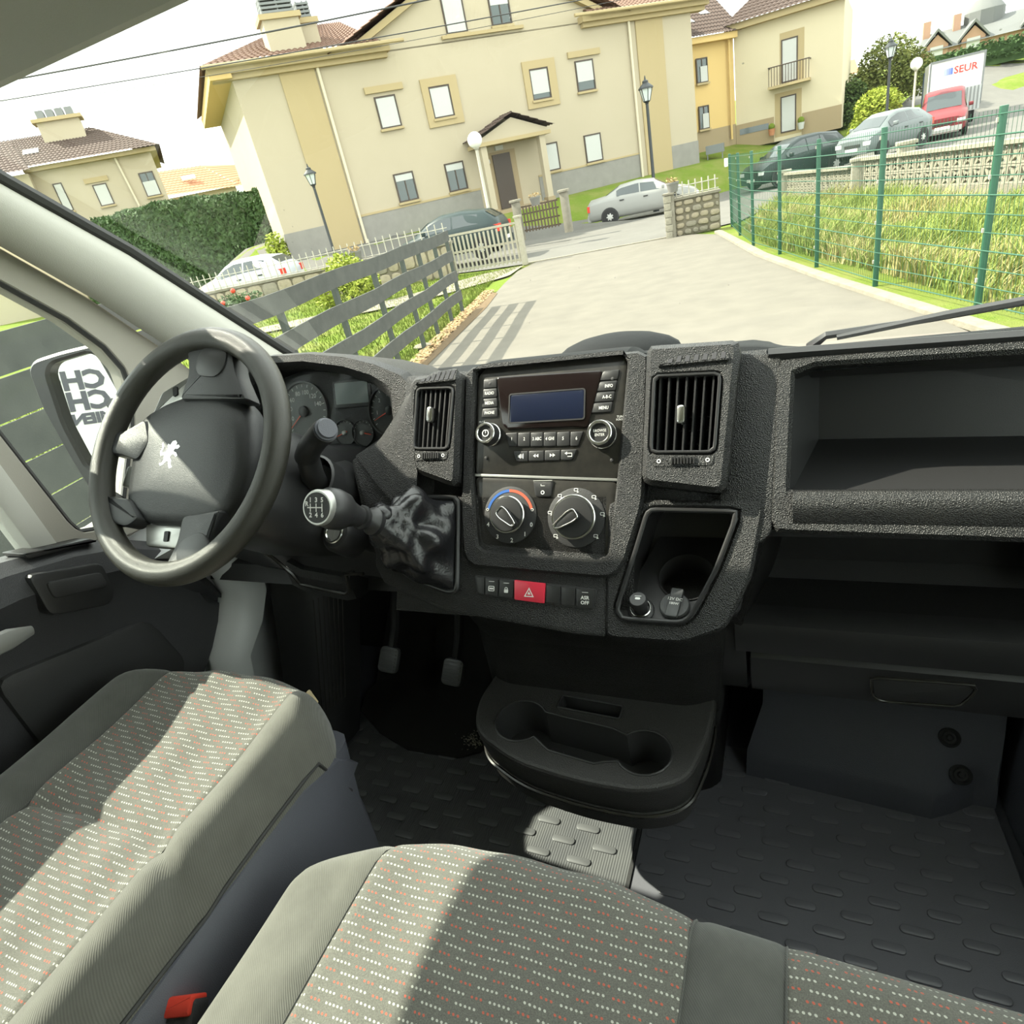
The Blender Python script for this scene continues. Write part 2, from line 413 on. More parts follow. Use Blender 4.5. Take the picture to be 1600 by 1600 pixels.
m = MB(WL); m.prism(rpoly(yz([(.495, .752), (.60, .716), (.61, .704), (.50, .738)]), .004), -.01, .050, .003); m.build('switch_panel', PLS, door)
m = MB(); m.tube([(-1.115, .20, .70), (-1.115, .33, .672), (-1.118, .40, .656), (-1.128, .436, .643)], [.020, .019, .017, .008], 10, sx=.6); m.build('grab_handle', SILV, door, label='silver grey grab handle')
m = MB(WL); m.prism(rpoly(yz([(.36, .60), (.62, .52), (.66, .30), (.36, .34)]), .03), .03, .052, .008); m.build('door_pocket', PLD, door)
# body sill seen between the door card and the dashboard
m = MB(); pa = [(-1.14, .68, .62), (-1.14, .74, .58), (-1.14, .775, .51), (-1.14, .78, .46), (-1.14, .74, .41), (-1.14, .68, .36), (-1.14, .65, .25), (-1.14, .64, .0)]
pb = [(-1.10, .77, .64), (-1.095, .83, .57), (-1.09, .855, .50), (-1.09, .845, .43), (-1.09, .80, .375), (-1.09, .735, .33), (-1.09, .70, .2), (-1.09, .69, .0)]
m.loft([[a, tuple(Vector(a).lerp(Vector(b), .5) + Vector((.015, -.01, 0))), b, (b[0] - .06, b[1] + .03, b[2]), (a[0] - .06, a[1] + .03, a[2])] for a, b in zip(pa, pb)])
struct('trim_3', m, METG, 'pale grey painted door sill beside the pedals', ang=70)
m = MB(); m.box(-1.25, -1.205, -.64, 1.3, -.1, .66); m.box(-1.25, -1.205, .95, 1.3, .6, .80); struct('wall_left', m, METG, 'painted cab side outside the driver door')
# passenger side
m = MB(); m.box(.60, .65, -.64, 1.3, -.1, .74); m.box(.60, .65, -.64, .55, 1.33, 1.45); m.box(.60, .65, -.64, -.35, .7, 1.45); struct('wall_right', m, TRIMD, 'passenger side wall with open window space')
m = MB(); m.box(.622, .627, -.36, .95, .73, 1.34); struct('window_2', m, GLASS2, 'passenger door window pane')
# cowl under the windscreen and wiper
m = MB(); m.loft([[(x, y, z) for (y, z) in ((1.30, .690), (1.40, .695), (1.50, .67), (1.55, .64), (1.55, .5), (1.30, .5))] for x in (-1.15, -.3, .6)]); struct('trim_4', m, PLD, 'black cowl strip below the windscreen')
wp = thing('wiper', (.05, 1.43, .75), 'black windscreen wiper resting on the cowl beyond the storage bin', 'wiper')
m = MB(); m.tube([(.03, 1.53, .60), (.035, 1.515, .680), (.06, 1.50, .702), (.25, 1.495, .716), (.45, 1.49, .735)], [.016, .014, .009, .007, .006], 6); m.build('arm', PLS, wp)
m = MB(); m.tube([(.08, 1.49, .698), (.27, 1.485, .724), (.56, 1.48, .755)], [.006, .008, .006], 6, sx=1.8); m.build('blade', RUBB, wp)
# ------------------------------------------------------------------ dashboard
dash = thing('dashboard', (-.33, .9, .45), 'black moulded dashboard across the cab with radio, vents and storage bins', 'dashboard')
SF = frame((-.33, .795, .751), (1, 0, 0), (0, .54, .842))          # centre stack face: u right, v up, n to the cabin
def sf(u, v, w_=0): return SF @ Vector((u, v, w_))
# --- top skin
def sm0(a, b, x):
    t = min(1, max(0, (x - a) / (b - a))); return t * t * (3 - 2 * t)
def top(u, v):
    x = -1.165 + 1.765 * u
    cl_ = sm0(-.52, -.60, x)
    k = min(1, max(0, (x + .06) / .06)); zr = .868 - .004 * k; zf = .735 - .035 * k; yr = .885 - .02 * k + .155 * cl_; zr -= .030 * cl_
    y = yr + (1.40 - yr) * v; z = zr + (zf - zr) * v ** 1.1
    if v < .08: z -= .03 * (1 - v / .08) ** 2
    return (x, y, z)
m = MB().grid(60, 16, top); m.build('top_skin', PLT, dash, ang=60)
m = MB(); m.ball((-.315, 1.20, .785), .125, 20, 10, (1, .55, .35)); m.build('sensor_dome', PLT, dash)
# --- core behind the stack
def core(x0, x1, v0, v1, w_=-.012, yb=1.12):
    a = sf(0, v1, w_); b = sf(0, v0, w_); prof = [(yb, a.z - .08), (a.y + .06, a.z - .022), (a.y + .012, a.z - .002), (a.y, a.z - .008), (b.y, b.z), (b.y + .035, b.z - .028), (b.y + .09, b.z - .035), (yb, b.z - .02)]
    return MB().loft([[(x, y, z) for (y, z) in prof] for x in (x0, x1)])
core(-.60, -.205, -.238, .150).build('stack_core', PL, dash)
core(-.205, -.035, -.060, .140).build('stack_core', PL, dash)
# side ridges left and right of the radio, running down into a U
m = MB(SF)
outer = [(-.142, .150), (-.142, -.075), (-.136, -.145), (-.120, -.160), (.098, -.168), (.116, -.150), (.128, -.11), (.142, -.062), (.146, .150)]
inner = [(-.124, .148), (-.124, -.02), (-.110, -.128), (-.104, -.134), (.086, -.143), (.094, -.134), (.104, -.027), (.116, .140), (.112, .148)]
m.ringc(rpoly(outer, .014), rpoly(inner, .010), -.02, .012, 80, .004, c=(-.01, .01)); m.build('stack_surround', PL, dash)
# lid above the radio up to the dash top
m = MB()
def lid(u, v):
    a = sf(-.126 + .252 * u, .150, .006); b = Vector((-.456 + .252 * u, .985, .850)); c = Vector((-.456 + .252 * u, .905, .888))
    p = a * (1 - v) ** 2 + c * 2 * v * (1 - v) + b * v * v; e = abs(2 * u - 1); p.z -= .012 * max(0, (e - .86) / .14) ** 2
    return tuple(p)
m.grid(20, 10, lid); m.build('top_lid', PLT, dash)

# --- radio
radio = MB(SF).prism(rpoly([(-.1225, -.0165), (.1035, -.0275), (.114, .140), (.104, .149), (-.110, .149), (-.1225, .135)], .006), -.012, .003, .0015).build('radio', PLG, dash)
m = MB(SF); m.prism(rpoly([(-.089, .132), (.079, .128), (.058, .046), (.040, .049), (-.070, .050), (-.078, .060)], .006), .002, .0065, .0015); m.build('display_glass', GLOSS, radio)
m = MB(SF); m.prism(rr(.117, .042, .003, 3, -.006, .081), .006, .0072, .0004); m.build('screen', SCREEN, radio, label='dark blue switched off radio screen')
m = MB(SF); m.ring(rr(.121, .046, .004, 3, -.006, .081), rr(.117, .042, .003, 3, -.006, .081), .006, .0078); m.build('screen_bezel', PLS, radio)
def button(pts, h=.0055, parent=None, mt=PLS, name='button', r=.002, w0=.001): return MB(SF).prism(rpoly(pts, r, 2), w0, h, .0012).build(name, mt, parent)
for k in range(4):
    v1 = .1300 - k * .0152; v0 = v1 - .0140
    button([(-.1115 - .0008 * k, v0), (-.0885 + .001 * k, v0), (-.0895 + .001 * k, v1), (-.1115, v1)], parent=radio)
    s = -.0055 * k
    button([(.0765 + s - .004, v0 - .003), (.101 + s * .55, v0 - .003), (.1035 + s * .55, v1 - .003), (.0805 + s, v1 - .003)], parent=radio)
for k in range(6):
    u0 = -.0715 + k * .0208; a = .006 if k == 0 else 0; b = .008 if k == 5 else 0
    button([(u0 + a, .0235 - .0006 * k), (u0 + .0198 - b, .0235 - .0006 * k), (u0 + .0198, .0445 - .0006 * k), (u0, .0445 - .0006 * k)], parent=radio)
for k in range(4):
    u0 = -.0580 + k * .0255; a = .006 if k == 0 else 0; b = .007 if k == 3 else 0
    button([(u0 + a, .0005), (u0 + .0245 - b, .0005), (u0 + .0245, .0158), (u0, .0158)], parent=radio)
def knob(parent, u, v, r, mtop='radio'):
    k = MB(SF @ T(u, v, .002)).lathe([(r * 1.06, 0), (r * 1.06, .004), (r, .006), (r, .020), (r * .94, .0225), (r * .70, .0225), (r * .66, .0205), (0.001, .0205)], 32).build('knob', PLS, parent)
    MB(SF @ T(u, v, .002)).ring(circ(r * 1.10, 32), circ(r * .98, 32), .004, .0075, .001).build('chrome_ring', CHROME, k)
    MB(SF @ T(u, v, .002)).ring(circ(r * .97, 32), circ(r * .72, 32), .0215, .0245, .001).build('chrome_ring', CHROME, k)
    return k
k1 = knob(radio, -.0965, .0425, .0165); k2 = knob(radio, .0815, .0350, .0185)
m = MB(SF @ T(-.0965, .0425, .0232)); m.ring(circ(.0056, 20), circ(.0042, 20), 0, .0004); m.box(-.0006, .0006, 0, .0052, 0, .0005); m.build('power_symbol', WHT, k1)
m = MB(SF @ T(.0815, .0350, .0232)); m.text('BROWSE', .0056, 0, .003, 0, sx=.85); m.text('ENTER', .0056, 0, -.003, 0, sx=.85); m.build('lettering', WHT, k2)
m = MB(SF)
for s, u, v, z in (('RADIO', -.1005, .1075, .0054), ('MEDIA', -.1003, .0922, .0054), ('PHONE', -.0995, .0770, .0054), ('INFO', .0885, .1045, .0054), ('A-B-C', .0860, .0890, .0054), ('MENU', .0815, .0735, .0054)):
    m.text(s, .0066, u, v, z + .0006, sx=.78, bold=.0001)
m.build('lettering', WHT, radio, ang=0, fix=False); m = MB(SF)
for k, s in enumerate(('1', '2', '3 ABC', '4 GHI', '5', '6')): m.text(s, .0068, -.0605 + k * .0205, .0345 - k * .0006, .0061, sx=.8, bold=.0001)
m.build('lettering', WHT, radio, ang=0, fix=False); m = MB(SF)
for u0, sg in ((-.0205, -1), (.0055, 1)):
    for k in (0, 1): m.add([(u0 + sg * (k * .0045 - .004), .0055, .0061), (u0 + sg * (k * .0045), .0082, .0061), (u0 + sg * (k * .0045 - .004), .0109, .0061)], [(0, 1, 2)])
m.add([(-.0495, .0065, .0061), (-.0478, .0065, .0061), (-.045, .0045, .0061), (-.045, .0119, .0061), (-.0478, .0099, .0061), (-.0495, .0099, .0061)], [(0, 1, 2, 3, 4, 5)])
m.box(-.0437, -.0428, .0055, .011, .0056, .0061); m.box(-.0415, -.0406, .0045, .012, .0056, .0061)
m.box(.0275, .036, .0098, .0108, .0056, .0061); m.box(.0352, .036, .0055, .0108, .0056, .0061); m.box(.029, .036, .0050, .0060, .0056, .0061)
m.add([(.0245, .0103, .0061), (.0282, .0078, .0061), (.0282, .0128, .0061)], [(0, 1, 2)])
m.build('symbols', WHT, radio, ang=0, fix=False); m = MB(SF)
m.text('MUTE', .0038, -.118, .0640, .0036, ax='LEFT'); m.text('TUNE', .0045, .106, .0600, .0036); m.text('SCROLL', .0038, .106, .0560, .0036)
m.build('lettering', WHT, radio, ang=0, fix=False)
for u, v in ((-.1035, .0075), (.0945, -.0015), (-.1005, .1225), (.0935, .1145)): MB(SF @ T(u, v, .003)).lathe([(.0024, 0), (.0024, .0026), (.0016, .0030), (.0001, .0030)], 10).build('pin_hole', PLD, radio)
MB(SF).prism([(-.1225, -.0205), (.1035, -.0315), (.1036, -.0275), (-.1225, -.0165)], -.01, .0045, .0008).build('seam_strip', SILV, radio, label='pale strip below the radio')

# --- climate panel
clim = MB(SF).prism(rpoly([(-.1225, -.0205), (.1035, -.0315), (.0925, -.1375), (-.1080, -.1270)], .010), -.012, .003, .0015).build('climate_panel', PLG, dash)
def dial(u, v, ang_, ru):
    base = MB(SF @ T(u, v, .002)).lathe([(.043, 0), (.043, .0022), (.041, .003), (.001, .003)], 40).build('dial', PLD, clim)
    X = SF @ T(u, v, .004)
    MB(X).lathe([(ru * 1.0, 0), (ru * 1.0, .012), (ru * .93, .016), (ru * .55, .017), (.001, .017)], 36).build('dial_body', PLS, base)
    MB(X).ring(circ(ru * 1.07, 40), circ(ru * .94, 40), .008, .0135, .0012).build('chrome_ring', CHROME, base)
    Y = X @ RZ(R(ang_))
    pt = rpoly([(-.011, -.008), (-.011, .008), (.0, .0095), (ru * .96, .0045), (ru * .96, -.0045), (.0, -.0095)], .006, 4)
    MB(Y).prism(pt, .014, .027, .003).build('pointer_grip', PLS, base)
    MB(Y).ring(cast(pt, (0, 0), 40), cast(inset(pt, .0022), (0, 0), 40), .0262, .0282, .0006).build('pointer_outline', CHROME, base)
    return base
d1 = dial(-.0610, -.0800, -42, .0265); d2 = dial(.0430, -.0830, -146, .0305)
def arc_band(a0, a1, r0, r1, z, n=16):
    vs = []; fs = []
    for i in range(n + 1):
        a = R(a0 + (a1 - a0) * i / n); vs += [(r0 * math.cos(a), r0 * math.sin(a), z), (r1 * math.cos(a), r1 * math.sin(a), z)]
    for i in range(n): fs.append((2 * i, 2 * i + 1, 2 * i + 3, 2 * i + 2))
    return vs, fs
m = MB(SF @ T(-.061, -.080, 0)); m.add(*arc_band(92, 165, .0345, .0385, .0055)); m.build('cold_band', BLUL, d1, ang=0, label='blue cold band')
m = MB(SF @ T(-.061, -.080, 0)); m.add(*arc_band(15, 92, .0345, .0385, .0055)); m.build('warm_band', REDL, d1, ang=0, label='red warm band')
m = MB(SF @ T(-.061, -.080, .0054))
for s, a in (('4', 203), ('3', 240), ('2', 277), ('1', 312), ('0', 338)): m.text(s, .009, .0385 * math.cos(R(a)), .0385 * math.sin(R(a)), 0, bold=.0002)
m.ring(circ(.0022, 12, -.037, .008), circ(.0014, 12, -.037, .008), 0, .0003); m.ring(circ(.0022, 12, .0365, .008), circ(.0014, 12, .0365, .008), 0, .0003)
m.build('lettering', WHT, d1, ang=0)
m = MB(SF @ T(.043, -.083, .0054))
for a in (222, 170, 128, 90, 48, 8, -40):            # little seat and airflow pictograms
    c, s_ = .0400 * math.cos(R(a)), .0400 * math.sin(R(a))
    m.ring(rr(.0062, .0044, .001, 2, c, s_), rr(.0046, .0028, .0006, 2, c, s_), 0, .0003); m.add([(c + .001, s_ - .0045, 0), (c + .0045, s_ - .0035, 0), (c + .0022, s_ - .0012, 0)], [(0, 1, 2)])
m.build('pictograms', WHT, d2, ang=0)
ac = MB(SF).prism(rpoly([(-.0245, -.0285), (.0075, -.030), (.0045, -.053), (-.0205, -.0525)], .004), .001, .0055, .0015).build('recirculation_button', PLS, clim)
m = MB(SF); m.box(-.0235, .0060, -.0300, -.0282, .004, .0062); m.build('light_bar', SILV, ac)
m = MB(SF @ T(-.0085, -.0465, .0056)); m.ring(circ(.003, 12), circ(.0018, 12), 0, .0003); m.box(-.0032, .0032, .0095, .0102, 0, .0003); m.box(-.0032, -.0025, .0095, .0125, 0, .0003); m.build('symbol', WHT, ac, ang=0)

# --- apron with gear panel, switch strip and pocket
m = MB(SF); m.prism(rpoly([(-.300, -.050), (-.305, -.165), (-.285, -.195), (-.165, -.232), (.046, -.250), (.0905, -.250), (.0905, -.050)], .006), -.03, .003, .003); m.build('apron', PL, dash)
m = MB(SF)
pk = rpoly([(.145, -.068), (.268, -.070), (.240, -.150), (.210, -.212), (.196, -.224), (.112, -.225), (.103, -.210), (.129, -.125)], .012)
m.ringc(rpoly([(.0900, -.058), (.297, -.058), (.281, -.156), (.250, -.226), (.195, -.249), (.0900, -.251)], .012), pk, -.03, .006, 80, .004); pocket = m.build('pocket_frame', PL, dash)
m = MB(SF); c0 = (.18, -.14); lp = cast(pk, c0, 64)
m.ring([(p[0] + .001 * 0, p[1]) for p in lp], cast(inset(pk, .006), c0, 64), .005, .011, .002); m.build('raised_rim', PLS, pocket)
m = MB(SF); L = [(lp, .0), (lp, -.10)]; n_ = 64
m.add([(x, y, z) for (P, z) in L for (x, y) in P] + [(c0[0], c0[1], -.10)], [(i, (i + 1) % n_, n_ + (i + 1) % n_, n_ + i) for i in range(n_)] + [(n_ + i, n_ + (i + 1) % n_, 2 * n_) for i in range(n_)]); m.build('pocket_wall', PLS, pocket, fix=False)
PF = frame((-.14, .675, .560), (1, 0, 0), (0, .94, .34))
m = MB(PF); m.ringc([(-.095, -.006), (.035, -.006), (.075, .03), (.09, .15), (-.045, .15)], circ(.0385, 40, .002, .078), -.004, 0, 80, 0); m.build('pocket_floor', PLS, pocket)
cupm = MB(PF @ T(.002, .078, 0)).lathe([(.0400, .002), (.0385, .0025), (.037, 0), (.0345, -.055), (.030, -.058), (.001, -.058)], 40, cap=False).build('cup_well', PLD, pocket)
lg = thing('cigarette_lighter', tuple(PF @ Vector((-.054, .020, 0))), 'black cigarette lighter knob in the dashboard pocket', 'lighter')
X = PF @ T(-.054, .018, 0)
MB(X).lathe([(.0185, 0), (.0185, .003), (.0165, .005), (.0135, .0055), (.0130, .003), (.001, .003)], 28).build('socket', PLS, lg)
MB(X).ring(circ(.0150, 28), circ(.0128, 28), .004, .0085, .001).build('chrome_ring', CHROME, lg)
MB(X).lathe([(.0095, .002), (.0090, .016), (.0120, .019), (.0125, .0265), (.0108, .030), (.001, .0305)], 28).build('knob', PLS, lg)
m = MB(X @ T(0, 0, .0307)); m.prism(rr(.007, .0035, .0015), 0, .0003); m.box(-.0045, .0045, .0035, .0042, 0, .0003); m.build('symbol', WHT, lg, ang=0)
sk = thing('socket_cap', tuple(PF @ Vector((-.009, .026, 0))), 'grey round power socket cap beside the cigarette lighter', 'socket cap')
X = PF @ T(-.009, .027, 0) @ RZ(R(-6)); GREY = grain('grey_cap_plastic', (.075, .078, .080), .5, 900, .2)
MB(X).lathe([(.0205, 0), (.0205, .005), (.019, .007), (.001, .007)], 32).build('disc', GREY, sk)
MB(X).prism(rr(.017, .046, .003, 3, 0, .002), .006, .0115, .002).build('strap', GREY, sk)
m = MB(X @ T(0, .003, .0117)); m.text('12V DC', .0062, 0, .003, 0, bold=.0001); m.text('180W', .0052, 0, -.004, 0, bold=.0001); m.build('lettering', WHT, sk, ang=0)

strip = MB(SF).prism(rpoly([(-.1185, -.1725), (.0775, -.1835), (.0725, -.2110), (.060, -.2135), (-.105, -.2025), (-.113, -.198)], .006), .001, .0055, .0015).build('switch_strip', PLD, dash)
def sv(u): return -.1745 - (u + .115) * .055
sw = []
for a, b in ((-.115, -.099), (-.0980, -.0755), (-.0745, -.0500), (-.0490, .0000), (.0010, .0235), (.0245, .0460), (.0470, .0735)):
    red = a == -.0490; hgt = .0095 if red else .0078; e = .0015 if red else 0
    pts = [(a, sv(a) + e), (b, sv(b) + e), (b - .001, sv(b) - .0262 - e), (a + .001, sv(a) - .0262 - e)]
    if a == -.115: pts = [(a, sv(a)), (b, sv(b)), (b, sv(b) - .0262), (a + .007, sv(a) - .0245)]
    o = button(pts, hgt, strip, REDB if red else PLS, 'hazard_button' if red else 'switch', .0015, .004)
    if red: o['label'] = 'red hazard warning button'; haz = o
m = MB(SF @ T(-.0245, -.1945, .0097)); m.ring([(0, .0078), (-.0078, -.0058), (.0078, -.0058)], [(0, .0052), (-.0055, -.0044), (.0055, -.0044)], 0, .0003)
m.add([(0, .0022, .0002), (-.0027, -.0024, .0002), (.0027, -.0024, .0002)], [(0, 1, 2)]); m.build('warning_triangle', WHT, haz, ang=0)
m = MB(SF)
u, v = -.0867, sv(-.0867) - .0155; m.ring(rr(.0100, .0078, .0015, 2, u, v), rr(.0080, .0058, .001, 2, u, v), .0079, .0083); m.box(u - .0032, u + .0032, v - .0012, v + .0012, .0079, .0083)
u, v = -.0622, sv(-.0622) - .0165; m.prism(rr(.0064, .0052, .001, 2, u, v), .0079, .0083); m.ring(circ(.0026, 14, u, v + .0032), circ(.0016, 14, u, v + .0032), .0079, .0083)
for u in (-.0867, -.0622, .0605): m.box(u - .0045, u + .0045, sv(u) - .0052, sv(u) - .0044, .0079, .0083)
m.text('ASR', .0070, .0605, sv(.0605) - .0125, .0082, bold=.0002); m.text('OFF', .0070, .0605, sv(.0605) - .0195, .0082, bold=.0002)
m.build('lettering', WHT, strip, ang=0)

# --- air vents
def vent(u0, v0, u1, v1, pod, skew, nsl, knob_v, thick=.032):
    podo = MB(SF)
    hole = [(u0 + skew * 0, v1), (u1, v1 - .003), (u1 - .006, v0 - .002), (u0 - .003, v0)]
    podo.ringc(rpoly(pod, .012), rpoly(hole, .005), -.03, thick, 80, .007, c=((u0 + u1) / 2, (v0 + v1) / 2)); p = podo.build('air_vent', PL, dash)
    MB(SF).prism(rpoly(inset(hole, -.002), .004), -.045, -.025).build('vent_throat', PLD, p)
    bz = ccw(rpoly(hole, .005)); cc = ((u0 + u1) / 2, (v0 + v1) / 2)
    MB(SF).ring(cast(inset(bz, -.004), cc, 60), cast(bz, cc, 60), thick - .004, thick + .002, .0012).build('vent_bezel', PLS, p)
    for k in range(nsl):
        t = (k + .5) / nsl; ut = u0 + (u1 - u0) * t; ub = u0 - .003 + (u1 - .006 - u0 + .003) * t
        m = MB(SF); m.add([(ut - .0011, v1 + .002, thick - .003), (ut + .0011, v1 + .002, thick - .003), (ut + .0022, v1 + .002, .0), (ut - .0022, v1 + .002, .0), (ub - .0011, v0 - .002, thick - .003), (ub + .0011, v0 - .002, thick - .003), (ub + .0022, v0 - .002, .0), (ub - .0022, v0 - .002, .0)],
                          [(0, 1, 2, 3), (4, 7, 6, 5), (0, 4, 5, 1), (1, 5, 6, 2), (2, 6, 7, 3), (3, 7, 4, 0)]); m.build('slat', PLS, p)
    for k in range(5):
        vv = v0 + (v1 - v0) * (k + .7) / 5.4; m = MB(SF); m.box(u0, u1 - .004, vv - .001, vv + .001, -.02, -.004); m.build('rear_slat', PLD, p)
    um = (u0 + u1) / 2 - .006
    MB(SF @ T(um, knob_v, thick - .004)).prism(rr(.0115, .026, .005, 4), 0, .010, .004).build('slat_tab', CHROME, p, label='shiny slider tab')
    # thumbwheel strip
    MB(SF).prism(rpoly([(u0 - .002, v0 - .0055), (u1 - .003, v0 - .0085), (u1 - .006, v0 - .022), (u0 - .001, v0 - .022)], .003), thick - .006, thick + .001, .001).build('thumbwheel_strip', TRIMG if 0 else PL, p)
    m = MB(SF @ T((u0 + u1) / 2 - .003, v0 - .0145, thick - .006)); m.prism(rr(.034, .0085, .003), 0, .008, .001)
    for q in range(8): m.box(-.0150 + q * .0040, -.0130 + q * .0040, -.0045, .0045, .007, .0098)
    m.build('thumbwheel', PLS, p)
    m = MB(SF @ T(0, 0, thick + .0012))
    for q in (u0 + .006, u1 - .012): m.ring(circ(.0028, 14, q, v0 - .0145), circ(.0016, 14, q, v0 - .0145), 0, .0004)
    m.build('symbol', WHT, p, ang=0)
    return p
vR = vent(.160, .006, .240, .104, [(.146, .142), (.150, .150), (.262, .146), (.266, .138), (.250, -.052), (.142, -.038)], 0, 7, .052)
vL = vent(-.217, .025, -.155, .117, [(-.236, .128), (-.228, .140), (-.146, .142), (-.142, .135), (-.142, -.030), (-.150, -.038), (-.216, -.016), (-.224, -.006)], 0, 7, .075, .026)
# little demister grilles on top of both vent pods
for par, (a, b, v, th) in ((vR, (.172, .250, .117, .034)), (vL, (-.212, -.152, .124, .028))):
    X = SF @ T(0, v, th) @ RX(R(-24)); w_ = b - a
    MB(X).prism(rpoly([(a - .010, .000), (b + .004, .001), (b + .002, .025), (a + .02, .022)], .004), -.012, .003, .002).build('demister_base', PL, par)
    for q in range(7):
        u = a + w_ * (q + .6) / 7; h_ = .017 * min(1, (q + 2) / 5)
        MB(X).prism([(u - .0032, .003), (u + .0026, .003), (u + .0040, .003 + h_), (u - .0014, .003 + h_)], .001, .0036).build('demister_slot', GLOSS, par)

# --- left part: sweeping panel, cluster hood, cluster, lower dash
def sweep(u, v):
    ed = [(-.359, .020), (-.335, .030), (-.311, .044), (-.283, .080), (-.264, .108), (-.246, .128)]; k = v * 5; i = min(4, int(k)); t = k - i
    a = Vector(ed[i]).lerp(Vector(ed[i + 1]), t); b = Vector((-.215 - .01 * (1 - v), -.045 + v * .170))
    if v < .3: b = Vector((-.215, -.10 + v * .35))
    p = a.lerp(b, u); w_ = -.004 + .028 * u ** 1.5 + .012 * math.sin(math.pi * u)
    return tuple(SF @ Vector((p.x, p.y, w_)))
m = MB(); m.grid(12, 16, sweep); m.grid(2, 16, lambda u, v: tuple(Vector(sweep(0, v)) + Vector((0, .11 * u, -.004 * u))))
m.build('sweep_panel', PL, dash, ang=50)
m = MB(SF); m.prism(rpoly([(-.372, .016), (-.345, -.075), (-.29, -.20), (-.21, -.10), (-.205, -.02), (-.30, .03)], .01), -.05, -.006, .006); m.build('knee_panel', PL, dash)
# binnacle hood: arch tube between outer and inner curve
CF = frame((-.76, .92, .815), (1, 0, 0), (0, .35, .94))
outer = [(-.275, -.10), (-.262, .02), (-.235, .072), (-.19, .098), (-.14, .108), (-.045, .104), (.036, .092), (.10, .074), (.155, .052), (.19, .02)]
inner = [(-.235, -.10), (-.228, .00), (-.208, .045), (-.175, .070), (-.13, .080), (-.06, .076), (.033, .056), (.085, .036), (.118, .010), (.12, -.03)]
m = MB(CF); secs = []
for (a, b) in zip(outer, inner):
    d_ = Vector(b) - Vector(a)
    secs.append([(a[0], a[1], -.14), (a[0], a[1], .030), (a[0] + d_.x * .15, a[1] + d_.y * .15, .046), (a[0] + d_.x * .6, a[1] + d_.y * .6, .050), (b[0], b[1], .036), (b[0] + d_.x * .1, b[1] + d_.y * .1, -.02), (b[0], b[1], -.14)])
m.loft(secs); m.build('binnacle_hood', PL, dash, ang=40)
cl = MB(CF).prism([(-.24, -.09), (.115, -.085), (.13, .01), (.04, .07), (-.05, .085), (-.14, .085), (-.22, .04)], -.045, -.022, .002).build('instrument_cluster', PLD, dash)
DIALM = mat('gauge_face', (.05, .052, .050), .4)
def gauge(u, v, r, a0, a1, nt, needle=None, nums=(), name='gauge'):
    g = MB(CF @ T(u, v, -.022)).lathe([(r * 1.06, 0), (r * 1.06, .006), (r, .006), (r * .97, .002), (.001, .002)], 36).build(name, DIALM, cl)
    m = MB(CF @ T(u, v, -.0195))
    for i in range(nt):
        a = R(a0 + (a1 - a0) * i / (nt - 1)); m.add([(math.cos(a + s * .018 * .03 / r) * rr_, math.sin(a + s * .018 * .03 / r) * rr_, 0) for rr_, s in ((r * .84, -1), (r * .94, -1), (r * .94, 1), (r * .84, 1))], [(0, 1, 2, 3)])
    for a, s in nums: m.text(s, r * .22, r * .66 * math.cos(R(a)), r * .66 * math.sin(R(a)), 0)
    m.build('scale', WHT, g, ang=0)
    if needle is not None:
        m = MB(CF @ T(u, v, -.017) @ RZ(R(needle))); m.prism([(-.006, -.0012), (r * .85, -.0005), (r * .85, .0005), (-.006, .0012)], 0, .001); m.build('needle', REDL, g)
        MB(CF @ T(u, v, -.019)).lathe([(r * .2, 0), (r * .19, .005), (r * .12, .007), (.0005, .007)], 20).build('needle_hub', SILV if r < .03 else PLS, g)
    return g
gauge(.078, -.010, .046, 215, -35, 17, 205, [(185, '1'), (140, '2'), (100, '3'), (60, '4')])
gauge(-.125, .000, .056, 225, -45, 19, 222, [(200, '20'), (170, '40'), (140, '60'), (110, '80'), (80, '100'), (50, '120'), (20, '140')])
gauge(-.030, -.046, .024, 180, 10, 9, 200); gauge(.012, -.048, .024, 170, 0, 9, -12)
m = MB(CF @ T(-.006, .027, -.022)); m.prism(rr(.088, .052, .004), 0, .003, .001); m.build('display_frame', PLS, cl)
m = MB(CF @ T(-.006, .028, -.0195)); m.prism(rr(.076, .040, .002), 0, .0016); m.build('display', LCDG, cl, label='grey switched off trip display')
m = MB(CF); m.grid(10, 6, lambda u, v: (-.225 + .34 * u, -.085 + .155 * v - .045 * max(0, u - .55) - .02 * max(0, .2 - u), .0 - .006 * v)); m.build('cluster_pane', glass_mat('cluster_lens', (.93, .95, .95), .025, .01), dash)
# lower dash on the driver side
prof = [(1.12, .80), (.955, .80), (.925, .74), (.86, .71), (.80, .665), (.765, .60), (.765, .545), (.80, .51), (.88, .49), (1.12, .46)]
secs = []
for x, dz, dy in ((-1.165, .01, .05), (-1.0, .005, .01), (-.86, .0, .0), (-.70, .0, 0), (-.59, -.02, -.015)): secs.append([(x, y + dy, z + dz) for (y, z) in prof])
m = MB().loft(secs); lower = m.build('lower_dash', PLS, dash, ang=25)
m = MB(); m.loft([[(x, y, z) for (y, z) in ((.90, .56), (.752, .555 + e), (.742, .545 + e), (.745, .505 + e), (.76, .497 + e), (.90, .48))] for x, e in ((-.885, .022), (-.855, .005), (-.765, -.006), (-.742, .0))]); m.build('fuse_box_lid', PL, lower)
m = MB(); m.tube([(-1.0, .748, .64), (-.955, .742, .625), (-.895, .735, .597), (-.868, .738, .560), (-.862, .742, .533), (-.80, .738, .525), (-.755, .735, .522), (-.742, .735, .53), (-.738, .738, .565), (-.70, .74, .567)], .0035, 6); m.build('edge_bead', PLG, lower)
